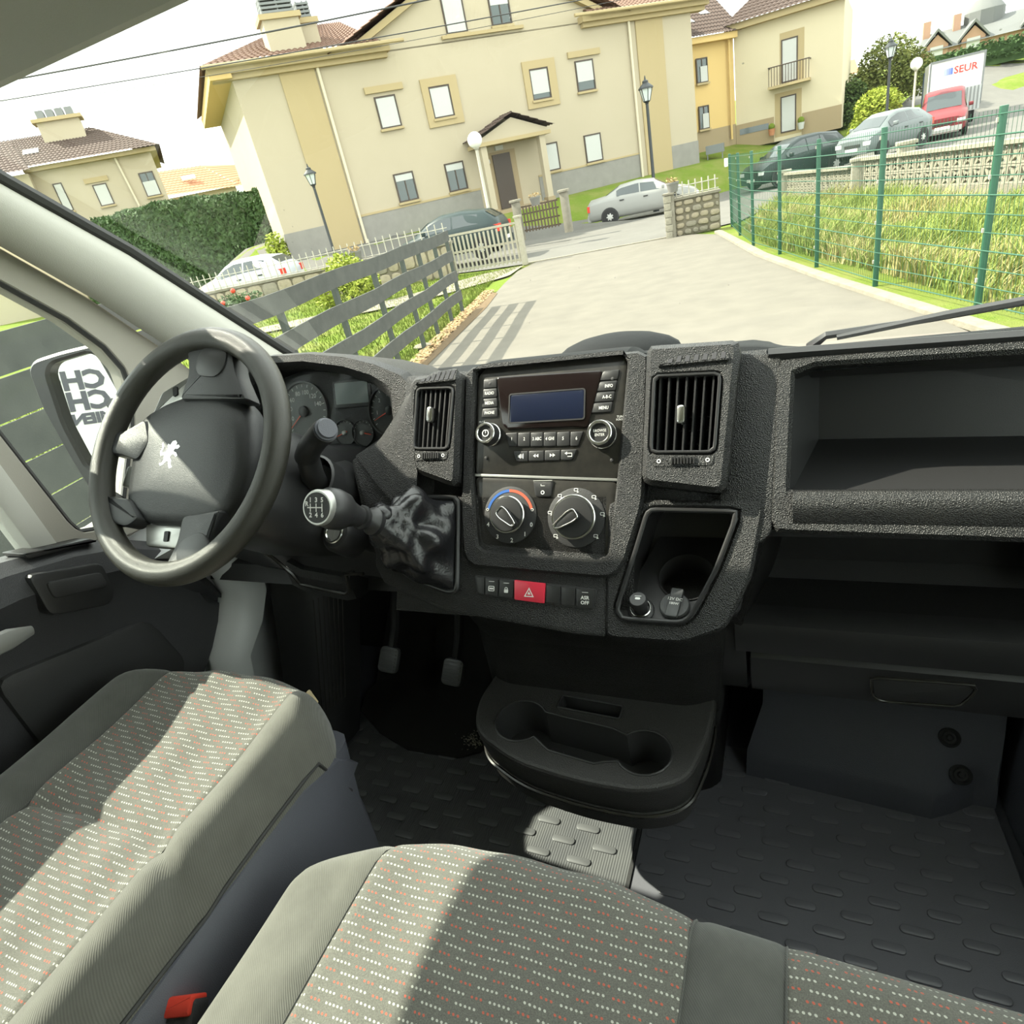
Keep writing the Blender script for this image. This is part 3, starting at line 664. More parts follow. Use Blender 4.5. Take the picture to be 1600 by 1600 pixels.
# underside
m = MB(); m.loft([[(x, y, z) for (y, z) in ((1.25, .60), (.80, .53), (.78, .50), (.90, .46), (1.25, .42))] for x in (-1.16, -.10)]); m.build('underside', PLD, dash)

# --- right part: storage bin, open shelf, glovebox
GF = frame((0, .85, 0), (1, 0, 0), (0, 0, 1))
def arc(p, q, n=6): return [tuple(Vector(p).lerp(Vector(q), i / n)) for i in range(n + 1)]
m = MB(SF); m.ringc(rpoly([(.300, -.100), (.93, -.112), (.93, .120), (.306, .126)], .014), rpoly([(.324, -.050), (.90, -.052), (.90, .098), (.330, .111)], .008), -.03, .004, 120, .005, c=(.60, .03)); binf = m.build('storage_bin', PL, dash)
m = MB(SF); m.prism(rpoly([(.240, .138), (.314, .130), (.304, -.10), (.286, -.118), (.240, -.06)], .008), -.06, .003, .003); m.build('bin_cheek', PL, binf)
m = MB()
bT = [sf(.330, .111, -.02), sf(.90, .098, -.02)]; bL = [sf(.324, -.052, -.02), sf(.90, -.054, -.02)]; bk_ = [Vector((.032, .955, .700)), Vector((.57, .925, .700)), Vector((.57, .985, .815)), Vector((.032, 1.0, .818))]
m.add([bL[0], bL[1], bk_[1], bk_[0]], [(3, 2, 1, 0)]); m.build('bin_floor', PLS, binf, ang=0, fix=False)
m = MB(); m.add([bT[0], bT[1], bk_[2], bk_[3]], [(0, 1, 2, 3)]); m.build('bin_top', PLD, binf, ang=0, fix=False)
m = MB(); m.add([bT[0], bL[0], bk_[0], bk_[3]], [(0, 1, 2, 3)]); m.build('bin_side', PLS, binf, ang=0, fix=False)
m = MB(); m.add([bk_[3], bk_[0], bk_[1], bk_[2]], [(0, 1, 2, 3)]); m.build('bin_back', PLS, binf, ang=0, fix=False)
m = MB(SF); S = [(-.052, -.02), (-.046, .008), (-.050, .015), (-.060, .018), (-.076, .012), (-.088, .004), (-.088, -.02)]
m.loft([[(x, y - .002 * (x > .5), z) for (y, z) in S] for x in (.328, .45, .65, .90)]); m.build('bin_lip', PL, binf, ang=50)
m = MB(SF); m.loft([[(u, v - (u - .3) * .02, w_) for (v, w_) in ((.122, -.03), (.123, .0), (.129, .007), (.137, .004), (.142, -.012), (.142, -.10), (.122, -.10))] for u in (.298, .93)]); m.build('top_ledge', PLS, dash, label='long raised ledge above the storage bin')
m = MB(); m.loft([[(x, y, z) for (y, z) in ((.745, .668), (.752, .655), (1.0, .62), (1.0, .70), (.80, .69))] for x in (-.03, .6)]); m.build('shelf_roof', PLD, dash)
shelf = MB().loft([[(x, y, z) for (y, z) in ((.79, .478), (.82, .472), (.94, .458), (.965, .48), (.97, .66), (1.0, .66), (1.0, .42), (.79, .436))] for x in (-.085, .6)]).build('open_shelf', PLD, dash)
m = MB(); m.add([(-.030, .755, .668), (-.070, .775, .482), (-.03, .97, .465), (.012, .97, .66), (-.08, .76, .668), (-.11, .78, .47), (-.10, .97, .465), (-.06, .97, .66)], [(0, 1, 2, 3), (4, 7, 6, 5), (0, 4, 5, 1), (1, 5, 6, 2), (0, 3, 7, 4)]); m.build('shelf_side', PL, dash, ang=0)
m = MB(); m.loft([[(x, y, z) for (y, z) in ((.97, .66), (.88, .65), (.89, .50), (.97, .50))] for x in (.300, .38)]); m.build('shelf_partition', PLS, dash)
m = MB(); m.loft([[(x, y, z) for (y, z) in ((.82, .491), (.790, .494), (.776, .488), (.771, .471), (.775, .436), (.788, .428), (.84, .426))] for x in (-.080, -.066, .6)]); m.build('shelf_lip', PLS, dash)
gb = MB().loft([[(x, y + (.004 if x < -.06 else 0), z) for (y, z) in ((.86, .427), (.792, .426), (.784, .417), (.782, .380), (.792, .346), (.82, .336), (.89, .336))] for x in (-.060, -.052, .6)]).build('glovebox_lid', PLS, dash)
m = MB(frame((.163, .782, .384), (1, 0, 0), (0, 0, 1))); pp = rpoly([(-.064, .021), (.066, .026), (.062, .006), (.048, -.020), (-.046, -.026), (-.060, -.018)], .008)
m.ring(cast(pp, (0, 0), 48), cast(inset(pp, .0035), (0, 0), 48), -.004, .0035, .001); m.build('handle_rim', PLG, gb)
m = MB(frame((.163, .782, .384), (1, 0, 0), (0, 0, 1))); m.prism(inset(pp, .004), -.006, .0015, .001); m.build('handle', PLD, gb)
m = MB(); m.box(-.10, .6, .84, 1.2, .325, .435); m.build('glovebox_body', PLD, dash)
m = MB(); m.loft([[(x, y, z) for (y, z) in ((.80, .52), (.776, .455), (.786, .352), (.85, .30), (1.0, .27), (1.1, .5))] for x in (-.110, -.066)]); m.build('glovebox_cheek', PLS, dash, ang=50)

# --- knee column under the stack carrying the cup holder
secs = []
for z, xl, xr, yf in ((.565, -.53, -.105, .70), (.50, -.535, -.092, .725), (.44, -.525, -.092, .745), (.36, -.53, -.10, .752), (.30, -.53, -.105, .75), (.20, -.50, -.12, .80), (.0, -.49, -.13, .84)):
    P = rpoly([(xl, 1.1), (xl, yf + .03), (xl + .05, yf), (xr - .05, yf), (xr, yf + .03), (xr, 1.1)], .02, 3); secs.append([(x, y, z) for (x, y) in P])
col = MB().loft(secs).build('console_column', PL, dash, ang=50)
m = MB(frame((-.285, .742, .487), (1, 0, 0), (0, .40, -.92))); m.prism(rr(.064, .014, .003), -.004, .004, .001); m.build('slot', PLD, col)
# ------------------------------------------------------------------ cup holder console
cup = thing('cup_holder', (-.31, .68, .2), 'black cup holder console with two round wells at the foot of the dashboard', 'cup holder')
ol = rpoly([(-.505, .80), (-.515, .70), (-.490, .635), (-.40, .592), (-.29, .578), (-.195, .580), (-.135, .612), (-.115, .70), (-.112, .80)], .04, 6)
outer_l = inset(ol, 0)
# top deck: left half and right half rings around the wells, plus middle pieces
CU = MB(T(0, 0, .33))
cL, cR = (-.418, .672), (-.206, .648)
hole = []
hole += [(cL[0] + .044 * math.cos(R(a)), cL[1] + .044 * math.sin(R(a))) for a in range(35, 326, 15)]
hole += [(-.352, .622), (-.275, .612), (-.262, .618)]
hole += [(cR[0] + .042 * math.cos(R(a)), cR[1] + .042 * math.sin(R(a))) for a in range(-145, 146, 15)]
hole += [(-.262, .684), (-.355, .694)]
# deck as a filled polygon with a hole
def holed(outer, holes, z, mbd, zt=None):
    bm = bmesh.new(); es = []
    for P in [outer] + holes:
        vs = [bm.verts.new((x, y, 0)) for (x, y) in P]
        es += [bm.edges.new((vs[i - 1], vs[i])) for i in range(len(vs))]
    bmesh.ops.triangle_fill(bm, use_beauty=True, edges=es); bm.verts.index_update()
    mbd.add([(v.co.x, v.co.y, z) for v in bm.verts], [[v.index for v in f.verts] for f in bm.faces]); bm.free()
slot = rr(.108, .028, .004, 3, -.311, .722)
slot = [(x, y - (x + .311) * .06) for (x, y) in slot]
m = MB(); holed(inset(ccw(ol), .006), [hole, slot], .33, m)
L = [(ccw(ol), .318), (ccw(ol), .324), (inset(ccw(ol), .002), .3285), (inset(ccw(ol), .006), .33)]
n_ = len(ol)
for (P, z), (Q, z2) in zip(L, L[1:]):
    m.add([(x, y, z) for (x, y) in P] + [(x, y, z2) for (x, y) in Q], [(i, (i + 1) % n_, n_ + (i + 1) % n_, n_ + i) for i in range(n_)])
deck = m.build('deck', PLC, cup, ang=40)
m = MB(); S = []
for z, d in ((.320, -.0), (.300, .002), (.272, .006), (.266, .010), (.262, .006), (.225, .012), (.205, .03), (.20, .05)): S.append([(x, y, z) for (x, y) in inset(ccw(ol), d)])
m.loft(S, cap=False); m.build('skirt', PLC, cup, ang=30)
m = MB(); m.tube([(x, y, .264) for (x, y) in inset(ccw(ol), .004)], .003, 6, True); m.build('bead', PLG, cup)
m = MB(); H = ccw(hole); n_ = len(H); m.add([(x, y, .33) for (x, y) in H] + [(x, y, .262) for (x, y) in inset(H, .003)], [(i, (i + 1) % n_, n_ + (i + 1) % n_, n_ + i) for i in range(n_)])
holed(inset(H, .003), [], .263, m); m.build('well', PLD, cup, ang=40)
m = MB(); H = ccw(slot); n_ = len(H); m.add([(x, y, .33) for (x, y) in H] + [(x, y, .27) for (x, y) in H], [(i, (i + 1) % n_, n_ + (i + 1) % n_, n_ + i) for i in range(n_)]); m.add([(x, y, .271) for (x, y) in H], [list(range(n_))]); m.build('coin_slot', PLD, cup, ang=0)
m = MB(); m.tube([(x, y, .3305) for (x, y) in H], .0022, 6, True); m.build('slot_rim', PLS, cup)
m = MB(); m.tube([(x, y, .3302) for (x, y) in ccw(hole)], .0022, 6, True); m.build('well_rim', PLS, cup)
m = MB(); m.prism(rpoly([(-.372, .618), (-.335, .612), (-.338, .648), (-.360, .652)], .004), .262, .305, .004); m.build('divider_fin', PLS, cup)
m = MB(); m.prism(rpoly([(-.262, .604), (-.228, .600), (-.236, .628), (-.258, .630)], .004), .262, .318, .004); m.build('divider_fin', PLS, cup)

# ------------------------------------------------------------------ steering wheel
A_ = R(49.2); WF = frame((-.8357, .6159, EYE - .255), (1, 0, 0), (0, math.cos(A_), math.sin(A_)))
sw_ = thing('steering_wheel', tuple(WF @ Vector((0, 0, -.06))), 'worn black steering wheel with silver lion emblem, turned a quarter', 'steering wheel')
m = MB(WF); m.tube([(.1815 * math.cos(2 * math.pi * i / 72), .1815 * math.sin(2 * math.pi * i / 72), .0) for i in range(72)], .0185, 16, True); m.build('rim', WHEELM, sw_, ang=60)
def spoke(pts, mt=PADM):
    return MB(WF).prism(rpoly(pts, .010), -.030, .004, .008, .006).build('spoke', mt, sw_, ang=40)
s1 = spoke([(-.045, .176), (-.030, .160), (-.020, .125), (-.030, .085), (.115, .075), (.082, .120), (.066, .158), (.072, .170), (.02, .186)])
s2 = spoke([(-.178, .050), (-.150, .040), (-.10, .060), (-.08, .020), (-.10, -.010), (-.145, .002), (-.180, .004), (-.186, .03)])
s3 = spoke([(-.178, -.050), (-.150, -.066), (-.10, -.070), (-.07, -.100), (-.095, -.115), (-.13, -.110), (-.155, -.112), (-.168, -.08)])
s4 = spoke([(-.015, -.184), (.005, -.168), (.020, -.135), (.022, -.095), (.100, -.085), (.088, -.125), (.085, -.150), (.09, -.165), (.04, -.185)])
for sp, cx, cy, rot_ in ((s1, .030, .142, -8), (s4, .060, -.148, 20)):
    pp = [(x, y) for (x, y) in rr(.062, .050, .022, 5)]
    X = WF @ T(cx, cy, .004) @ RZ(R(rot_)); m = MB(X); m.prism(pp, -.002, .0022, .0015); m.build('inset_cover', PLS, sp)
pad = [(-.118, .058), (-.100, .075), (-.057, .092), (.010, .104), (.055, .104), (.090, .090), (.118, .062), (.132, .015), (.136, -.035), (.124, -.080), (.102, -.104), (.040, -.111), (-.060, -.106), (-.098, -.096), (-.114, -.070), (-.118, -.030), (-.122, .015)]
pad = [(x - .012, y) for (x, y) in rpoly(pad, .02)]
m = MB(WF); S = []
for z, d in ((-.050, .004), (-.030, 0), (-.016, .001), (-.008, .007), (-.003, .020), (.002, .045), (.004, .07)):
    c0 = (-.002, -.004); q = ccw(pad)
    if d < .01: P = inset(q, d)
    else: P = [(c0[0] + (x - c0[0]) * (1 - d / .11), c0[1] + (y - c0[1]) * (1 - d / .11)) for (x, y) in q]
    S.append([(x, y, z) for (x, y) in P])
m.loft(S); pd = m.build('airbag_cover', PADM, sw_, ang=50)
ln = [(-.085, .050), (-.020, .071), (.04, .075)]
m = MB(WF); m.tube([(-.098, -.072, -.0072), (-.060, -.081, -.0066), (.02, -.085, -.0066), (.085, -.080, -.0068)], .0008, 4); m.tube([(-.094, -.070, -.0070), (-.098, -.02, -.0068), (-.092, .045, -.0062), (-.06, .066, -.006), (.02, .078, -.0064)], .0008, 4); m.tube([(-.055, -.03, .0000), (-.048, .022, .0002)], .0007, 4); m.build('seam', PLD, pd)
m = MB(WF @ T(-.093, -.006, -.0055) @ RZ(R(80))); m.text('AIRBAG', .0085, 0, 0, .003, bold=.0001); m.build('lettering', mat('faint_print', (.06, .06, .06), .5), pd, ang=0)
# rampant lion emblem
lion = [(-.010, .30), (.06, .46), (.20, .52), (.32, .44), (.30, .34), (.42, .40), (.52, .34), (.44, .24), (.30, .22), (.26, .12), (.42, .10), (.54, .00), (.46, -.06), (.34, .02), (.22, -.02), (.18, -.14), (.30, -.20), (.34, -.36), (.46, -.44), (.34, -.52), (.22, -.42), (.18, -.28), (.06, -.30), (-.04, -.44), (-.18, -.52), (-.28, -.44), (-.14, -.38), (-.10, -.24), (-.16, -.10), (-.34, -.16), (-.42, -.02), (-.36, .14), (-.46, .26), (-.40, .34), (-.28, .18), (-.32, .00), (-.26, -.04), (-.12, .04), (-.06, .16), (-.14, .26), (-.12, .34)]
m = MB(WF @ T(-.030, .000, .0008) @ RZ(R(-12))); k_ = .042
m.prism([(x * k_, y * k_) for (x, y) in lion], 0, .0035, 0); m.build('lion_emblem', mat('emblem_silver', (.80, .80, .78), .25, .7), pd, ang=0, label='silver lion emblem')
def insert(pts, slot_c, rot_):
    o = MB(WF).prism(rpoly(pts, .006), -.045, -.020, .004).build('spoke_insert', SILV, sw_, label='silver spoke insert')
    MB(WF @ T(slot_c[0], slot_c[1], -.0195) @ RZ(R(rot_))).prism(rr(.009, .016, .002), -.002, .002).build('insert_slot', PLD, o)
insert([(-.085, -.105), (.022, -.108), (.010, -.142), (-.075, -.140)], (-.030, -.124), 5)
insert([(-.120, .070), (-.02, .110), (-.035, .140), (-.105, .112)], (-.070, .110), 20)
insert([(-.160, -.045), (-.11, -.050), (-.11, -.01), (-.155, -.01)], (-.125, -.03), 0)
# column shroud, ignition, stalk
axis = Vector((0, math.sin(A_), -math.cos(A_)))
shr = thing('steering_column', (-.83, .78, .66), 'black steering column shroud with stalk and ignition lock behind the wheel', 'steering column')
X = WF
m = MB(X); S = []
for z, w_, h_, cy in ((-.055, .085, .080, -.01), (-.09, .105, .100, -.015), (-.15, .115, .115, -.02), (-.25, .115, .12, -.02), (-.32, .13, .13, .0)): S.append([(x, y + cy, z) for (x, y) in rr(w_ * 2 * .9, h_ * 2 * .85, .05, 5)])
m.loft(S); m.build('shroud', PLS, shr, ang=50)
m = MB(); m.tube([(-.745, .82, .700), (-.745, .78, .712), (-.742, .752, .725)], [.050, .052, .048], 20); m.build('stalk_socket_body', PLS, shr)
Y = frame((-.738, .742, .750), (1, 0, 0), (0, .75, .66))
m = MB(Y); m.lathe([(.048, -.03), (.048, .004), (.044, .006), (.042, .0), (.040, -.02), (.001, -.022)], 28, cap=False); m.build('stalk_socket', PLS, shr)
m = MB(); m.tube([(-.735, .752, .738), (-.718, .728, .768), (-.696, .708, .800), (-.686, .701, .822)], [.017, .019, .018, .017], 14)
m.build('stalk', PLS, shr, ang=60)
m = MB(); m.tube([(-.694, .706, .812), (-.670, .694, .832), (-.635, .679, .853), (-.604, .667, .869)], [.019, .018, .0175, .018], 16); st = m.build('stalk_grip', PLS, shr, ang=60)
a = Vector((-.604, .667, .869)); dr = (a - Vector((-.635, .679, .853))).normalized(); fr = frame(a, dr.cross(Vector((0, 0, 1))), Vector((0, 0, 1)) - dr * dr.z)
m = MB(); m.tube([tuple(a), tuple(a + dr * .004), tuple(a + dr * .005), tuple(a + dr * .009)], [.0165, .0165, .0145, .0135], 20); m.build('stalk_button', PLB, st)
Y = frame((-.705, .715, .668), (1, 0, 0), (0, .70, .71))
m = MB(Y); m.lathe([(.034, -.05), (.032, -.01), (.026, .0), (.001, .0)], 28); m.build('lock_housing', PLS, shr)
m = MB(Y); m.ring(circ(.0195, 28), circ(.0135, 28), -.002, .005, .0015); m.build('lock_ring', CHROME, shr)
m = MB(Y); m.lathe([(.0132, -.004), (.0132, .002), (.001, .002)], 24); m.box(-.0012, .0012, -.009, .009, .001, .0024); m.build('key_slot', SILV, shr)

# ------------------------------------------------------------------ gear lever
gl = thing('gear_lever', tuple(sf(-.205, -.12, 0)), 'black gear lever with round shift pattern badge and leather boot', 'gear lever')
bp = [(-.262, -.048), (-.145, -.050), (-.143, -.200), (-.160, -.206), (-.235, -.186), (-.285, -.150)]
m = MB(SF); q = rpoly(bp, .014); m.ringc(q, inset(ccw(q), .008), 0, .010, 60, .003); m.build('boot_frame', PLS, gl)
KN = Vector((-.575, .600, .778))                    # knob centre
root = sf(-.205, -.118, .0); base = ccw(inset(ccw(q), .008)); cc = (-.206, -.118); NB = 72; base = cast(base, cc, NB)
neck = root.lerp(KN, .62); ax = (KN - root).normalized(); e1 = ax.cross(Vector((0, 0, 1))).normalized(); e2 = e1.cross(ax)
random.seed(11)
secs = []
for k in range(15):
    t = k / 14; S = []
    for i in range(NB):
        th = 2 * math.pi * i / NB; b = SF @ Vector((base[i][0], base[i][1], .006)); rn = .017
        d2 = (b - root); c_, s_ = d2.dot(e1), d2.dot(e2); l = math.hypot(c_, s_) or 1; nk = neck + (e1 * c_ + e2 * s_) / l * rn
        p = b.lerp(nk, t ** .9); bul = math.sin(math.pi * t); p += (p - root.lerp(neck, t)) * .28 * bul * (1 - t * .5)
        f_ = .010 * bul * (1 - t) * 1.6 * (math.sin(4 * th + 5 * t + .6) + .55 * math.sin(7 * th - 9 * t) + .5 * math.sin(3 * th + 11 * t)) + .004 * math.sin(22 * t + 2 * th) * bul
        p += (p - root.lerp(neck, t)).normalized() * f_; S.append(tuple(p))
    secs.append(S)
m = MB().loft(secs, cap=False); m.build('boot', LEATH, gl, ang=70)
fr = frame(neck, e1, e2); m = MB(fr @ Matrix.Rotation(math.pi, 4, 'X') if (fr.to_3x3() @ Vector((0, 0, 1))).dot(ax) < 0 else fr)
LK = (KN - neck).length
m.lathe([(.016, -.01), (.020, -.004), (.021, .004), (.017, .010), (.0155, .018), (.018, .022), (.018, .026), (.015, .028)], 24); m.build('collar', PLS, gl)
KM = m.M
m = MB(KM); m.lathe([(.014, .024), (.0150, .034), (.0195, .048), (.0265, LK - .012), (.0290, LK + .004), (.0270, LK + .018), (.0185, LK + .028), (.001, LK + .031)], 28); kn = m.build('knob', PLS, gl, ang=60)
# badge on the knob face turned to the cabin
vd = (Vector((0, 0, EYE)) - KN); bn = (Vector((-.12, -.80, .42)) + vd.normalized() * .25).normalized(); bx = Vector((1, 0, 0)); bx = (bx - bn * bx.dot(bn)).normalized(); bf = frame(KN + bn * .0265 + Vector((-.004, 0, .004)), bx, bn.cross(bx))
m = MB(bf); m.lathe([(.0245, -.012), (.0245, .003), (.0228, .0055), (.001, .0055)], 32); m.build('badge_rim', SILV, kn)
m = MB(bf); m.lathe([(.0205, .005), (.0205, .0062), (.001, .0062)], 32); bd = m.build('badge', PLD, kn)
m = MB(bf @ T(0, 0, .0066))
for x in (-.0095, 0, .0095): m.box(x - .0007, x + .0007, -.0055, .0055, 0, .0003)
m.box(-.0145, .0102, -.0007, .0007, 0, .0003)
for s, x, y in (('1', -.0095, .0100), ('3', 0, .0100), ('5', .0095, .0100), ('2', -.0095, -.0100), ('4', 0, -.0100), ('6', .0095, -.0100), ('R', -.0155, .0048)): m.text(s, .0088, x, y, 0, bold=.0003)
m.build('shift_pattern', WHT, kn, ang=0)
for k_, t in enumerate((.66, .80)):
    p = neck.lerp(KN, 0) - ax * (.010 + .018 * k_) + e2 * .012; m = MB(); m.ball(tuple(p + e1 * (.012 if k_ else -.004)), .016 - .002 * k_, 12, 8); m.build('boot_fold', LEATH, gl)

# ------------------------------------------------------------------ seats
def cushion(prefix, cx, hw, yf, yb, zt, drop, panels, seams, bol, parent, sag=.0, frontround=.07):
    """panels: (name, s0, s1, t0, t1, material); s in -1..1 across, t 0 front .. 1 back"""
    def surf(s, t):
        a = abs(s); x = cx + hw * s
        fr_ = .11 * a ** 3.0
        y = yf - fr_ + (yb - yf + fr_) * t
        z = zt + bol * math.exp(-((a - .80) / .16) ** 2) - sag * (1 - a * a) * min(1, t * 4)
        e = max(0, (a - .86) / .14); z -= drop * (1 - math.sqrt(max(0, 1 - min(1, e) ** 2.2)))
        f = max(0, 1 - t / frontround * 1.0) if t < frontround else 0
        z -= drop * (1 - math.sqrt(max(0, 1 - f ** 2.2)))
        for (kind, val, dep, wd) in seams:
            q = (s if kind == 's' else t) - val; z -= dep * math.exp(-(q / wd) ** 2)
        z += .0022 * math.sin(9 * x * 7 + 3 * y) * math.sin(y * 23 + x * 5)
        return (x, y, z)
    def remap_s(s): return s
    for (nm, s0, s1, t0, t1, mt) in panels:
        nu = max(6, int((s1 - s0) * 40)); nv = max(8, int((t1 - t0) * 60))
        def fn(u, v):
            s = s0 + (s1 - s0) * u; t = t0 + (t1 - t0) * v
            if t0 == 0: t = (t1) * v ** 1.6
            if abs(s1) > .98 and s1 > 0: s = s1 - (s1 - s0) * (1 - u) ** 1.7
            if abs(s0) > .98 and s0 < 0: s = s0 + (s1 - s0) * u ** 1.7
            return surf(s, t)
        m = MB().grid(nu, nv, fn); m.build(nm, mt, parent, ang=80, fix=False)
    return surf
ds = thing('driver_seat', (-.85, .15, 0), 'driver seat with dotted grey fabric cushion and plain grey side bolsters', 'seat')
Sd = cushion('d', -.852, .232, .575, -.15, .497, .10,
             [('bolster', -1, -.62, 0, 1, FABD), ('centre_panel', -.62, .62, 0, .42, FABP), ('centre_panel', -.62, .62, .42, 1, FABP), ('bolster', .62, 1, 0, 1, FABG)],
             [('s', .62, .006, .018), ('s', -.62, .006, .018), ('t', .42, .010, .02)], .030, ds, .012)
m = MB(); m.tube([Sd(.985, t) for t in [i / 20 for i in range(20)]], .003, 6); m.build('piping', RUBB, ds)
for s_ in (.62, -.62):
    m = MB(); m.tube([tuple(Vector(Sd(s_, .02 + t * .96)) + Vector((0, 0, .001))) for t in [i / 30 for i in range(31)]], .0012, 4); m.build('seam', FABD, ds)
# side valance and plinth
m = MB(); secs = []
for y, z1, z0, bw in ((.50, .38, .20, -.03), (.47, .42, .15, .0), (.40, .44, .14, .020), (.25, .445, .15, .022), (.05, .445, .16, .022), (-.15, .445, .17, .02)):
    xr = -.622; secs.append([(xr - .03, y, z1 + .012), (xr + .002, y, z1), (xr + bw, y, z1 - .05), (xr + bw + .004, y, z0 + .07), (xr + bw - .006, y, z0), (xr - .05, y, z0)])
m.loft(secs); m.build('side_valance', PLB, ds, ang=40)
m = MB(); m.tube([(-.606, .47, .155), (-.604, .38, .150), (-.602, .20, .162), (-.602, 0, .175), (-.602, -.15, .18)], .012, 8); m.build('adjuster_rail', PLB, ds)
m = MB(); m.loft([[(x, y, z) for (x, y) in rpoly([(-1.06, -.15), (-1.06, f_), (-.63, f_), (-.63, -.15)], .03)] for z, f_ in ((.0, .50), (.12, .46), (.20, .48), (.42, .52))]); m.build('plinth', PLB, ds)
m = MB(T(-.585, .33, .10)); m.M = m.M @ RY(R(90)); m.lathe([(.012, -.05), (.012, .0), (.009, .003), (.001, .002)], 14); m.build('bolt', PLD, ds)
def backrest(par, x0, x1, yb, z0, z1, mt, mt2):
    cx = (x0 + x1) / 2; hw = (x1 - x0) / 2; S = []
    for z, k, dy in ((z0, .95, 0), (z0 + .1, 1, 0), (z0 + .35, 1, -.06), (z1 - .1, .92, -.13), (z1, .72, -.16)):
        P = rr(2 * hw * k, .13, .05, 5, cx, yb + dy); S.append([(x, y, z) for (x, y) in P])
    MB().loft(S).build('backrest', mt, par, ang=60)
backrest(ds, -1.08, -.62, -.20, .42, 1.08, FABG, FABP)
# wheel arch / footrest with ribs, and label tag at the cushion corner
tagm = MB(frame(Sd(.66, .012), (.8, -.45, -.3), (.3, .5, .3))); tagm.prism(rr(.030, .008, .002), 0, .002); tagm.build('tag', mat('tan_tag', (.5, .40, .24), .7), ds, label='small tan tag')

ps = thing('passenger_bench', (-.1, .1, 0), 'double passenger bench in dotted grey fabric in the foreground', 'seat')
# left place
Sp = cushion('p', -.270, .300, .415, -.30, .452, .12,
             [('bolster', -1, -.60, 0, 1, FABG), ('centre_panel', -.60, .60, 0, 1, FABP)], [('s', -.60, .005, .014), ('s', .60, .003, .012)], .006, ps, -.010, .10)
def bench(s, t):
    # right half continues from s = .60 of the left place: divider and second place
    x = -.090 + .75 * s; k = (x + .27) / .30
    y = .392 - .012 * s - .004 * math.sin(8 * x) + (-.30 - .39) * t; z = .452 + .006
    f = max(0, 1 - t / .10) if t < .10 else 0; z -= .12 * (1 - math.sqrt(max(0, 1 - f ** 2.2)))
    z -= .004 * math.exp(-((x + .004) / .006) ** 2) + .006 * math.exp(-((x + .088) / .008) ** 2)
    z += .004 * math.sin(math.pi * min(1, max(0, (x + .004) / .4)))
    return (x, y, z)
def bench_panel(nm, x0, x1, mt):
    m = MB().grid(24, 50, lambda u, v: bench(((x0 + (x1 - x0) * u) + .09) / .75, v ** 1.6)); return m.build(nm, mt, ps, ang=80, fix=False)
bench_panel('divider_panel', -.092, -.004, FABD); bench_panel('second_centre_panel', -.004, .46, FABP); bench_panel('outer_bolster', .46, .57, FABG)
for f_, a, b in ((Sp, -.60, 0), ):
    m = MB(); m.tube([tuple(Vector(Sp(-.60, .004 + t * .9)) + Vector((0, 0, .001))) for t in [i / 30 for i in range(31)]], .0012, 4); m.build('seam', FABD, ps)
for x in (-.004, -.090):
    m = MB(); m.tube([tuple(Vector(bench((x + .09) / .75, (i / 30) ** 1.6)) + Vector((0, 0, .0015))) for i in range(31)], .0012, 4); m.build('seam', FABD, ps)
m = MB(); m.loft([[(x, y, z) for (x, y) in rpoly([(-.53, -.3), (-.53, f_ - .06), (-.45, f_), (.56, f_), (.56, -.3)], .04)] for z, f_ in ((.0, .28), (.25, .30), (.37, .36), (.40, .36))]); m.build('bench_base', PLD, ps)
backrest(ps, -.55, .0, -.38, .40, 1.02, FABG, FABP); backrest(ps, .0, .56, -.38, .40, 1.02, FABG, FABP)

bk = thing('seat_belt_buckle', (-.635, .14, .30), 'black seat belt buckle with red release button between the seats', 'buckle')
BF = frame((-.600, .125, .395), (.93, .36, 0), (-.36, .80, .48))
m = MB(BF); m.prism(rr(.050, .075, .010), -.012, .014, .004); m.M = BF @ T(0, -.07, 0); m.prism(rr(.030, .09, .006), -.008, .008, .002); m.build('housing', PLD, bk)
m = MB(BF); m.prism(rpoly([(-.022, .020), (.022, .020), (.022, .039), (-.022, .039)], .003), -.011, .0175, .003); m.build('release_button', mat('red_plastic', (.62, .05, .03), .4), bk, label='red release button')

# ------------------------------------------------------------------ floor mats, pedals
def stud_mesh():
    m = MB(); P = rr(.046, .0145, .007, 4); m.prism(P, 0, .0026, .0012); o = m.build('stud', STUDM, None, ang=50); return o
stud0 = stud_mesh(); smesh = stud0.data; bpy.data.objects.remove(stud0); smesh2 = smesh.copy(); smesh2.materials.clear(); smesh2.materials.append(STUDD)
def mat_with_studs(name, label, poly, zz, rot, x0, x1, y0, y1, sheet=MATR, sdata=None):
    t = thing(name, ((x0 + x1) / 2, (y0 + y1) / 2, 0), label, 'floor mat', 'rubber floor mats')
    m = MB(); m.prism(poly, -.006, zz, .002); m.build('sheet', sheet, t, ang=0)
    def inside(px, py):
        c = False; n = len(poly)
        for i in range(n):
            (xa, ya), (xb, yb) = poly[i - 1], poly[i]
            if (ya > py) != (yb > py) and px < (xb - xa) * (py - ya) / (yb - ya) + xa: c = not c
        return c
    j = 0; y = y0
    while y < y1:
        x = x0 + (.0405 if j % 2 else 0)
        while x < x1:
            if inside(x - .028, y) and inside(x + .028, y) and inside(x, y + .012) and inside(x, y - .012):
                o = bpy.data.objects.new('stud', sdata or smesh); COL.objects.link(o); o.parent = t; o.location = Vector((x, y, zz)) - org(t); o.rotation_euler = (0, 0, rot)
            x += .081
        y += .0335; j += 1
    return t
mat_with_studs('rubber_floor_mat', 'ribbed grey rubber floor mat with raised studs below the driver pedals', [(-1.045, .50), (-1.045, .90), (-.98, 1.0), (-.268, 1.0), (-.268, .36), (-.60, .36)], .0, 0, -1.01, -.27, .45, .98)
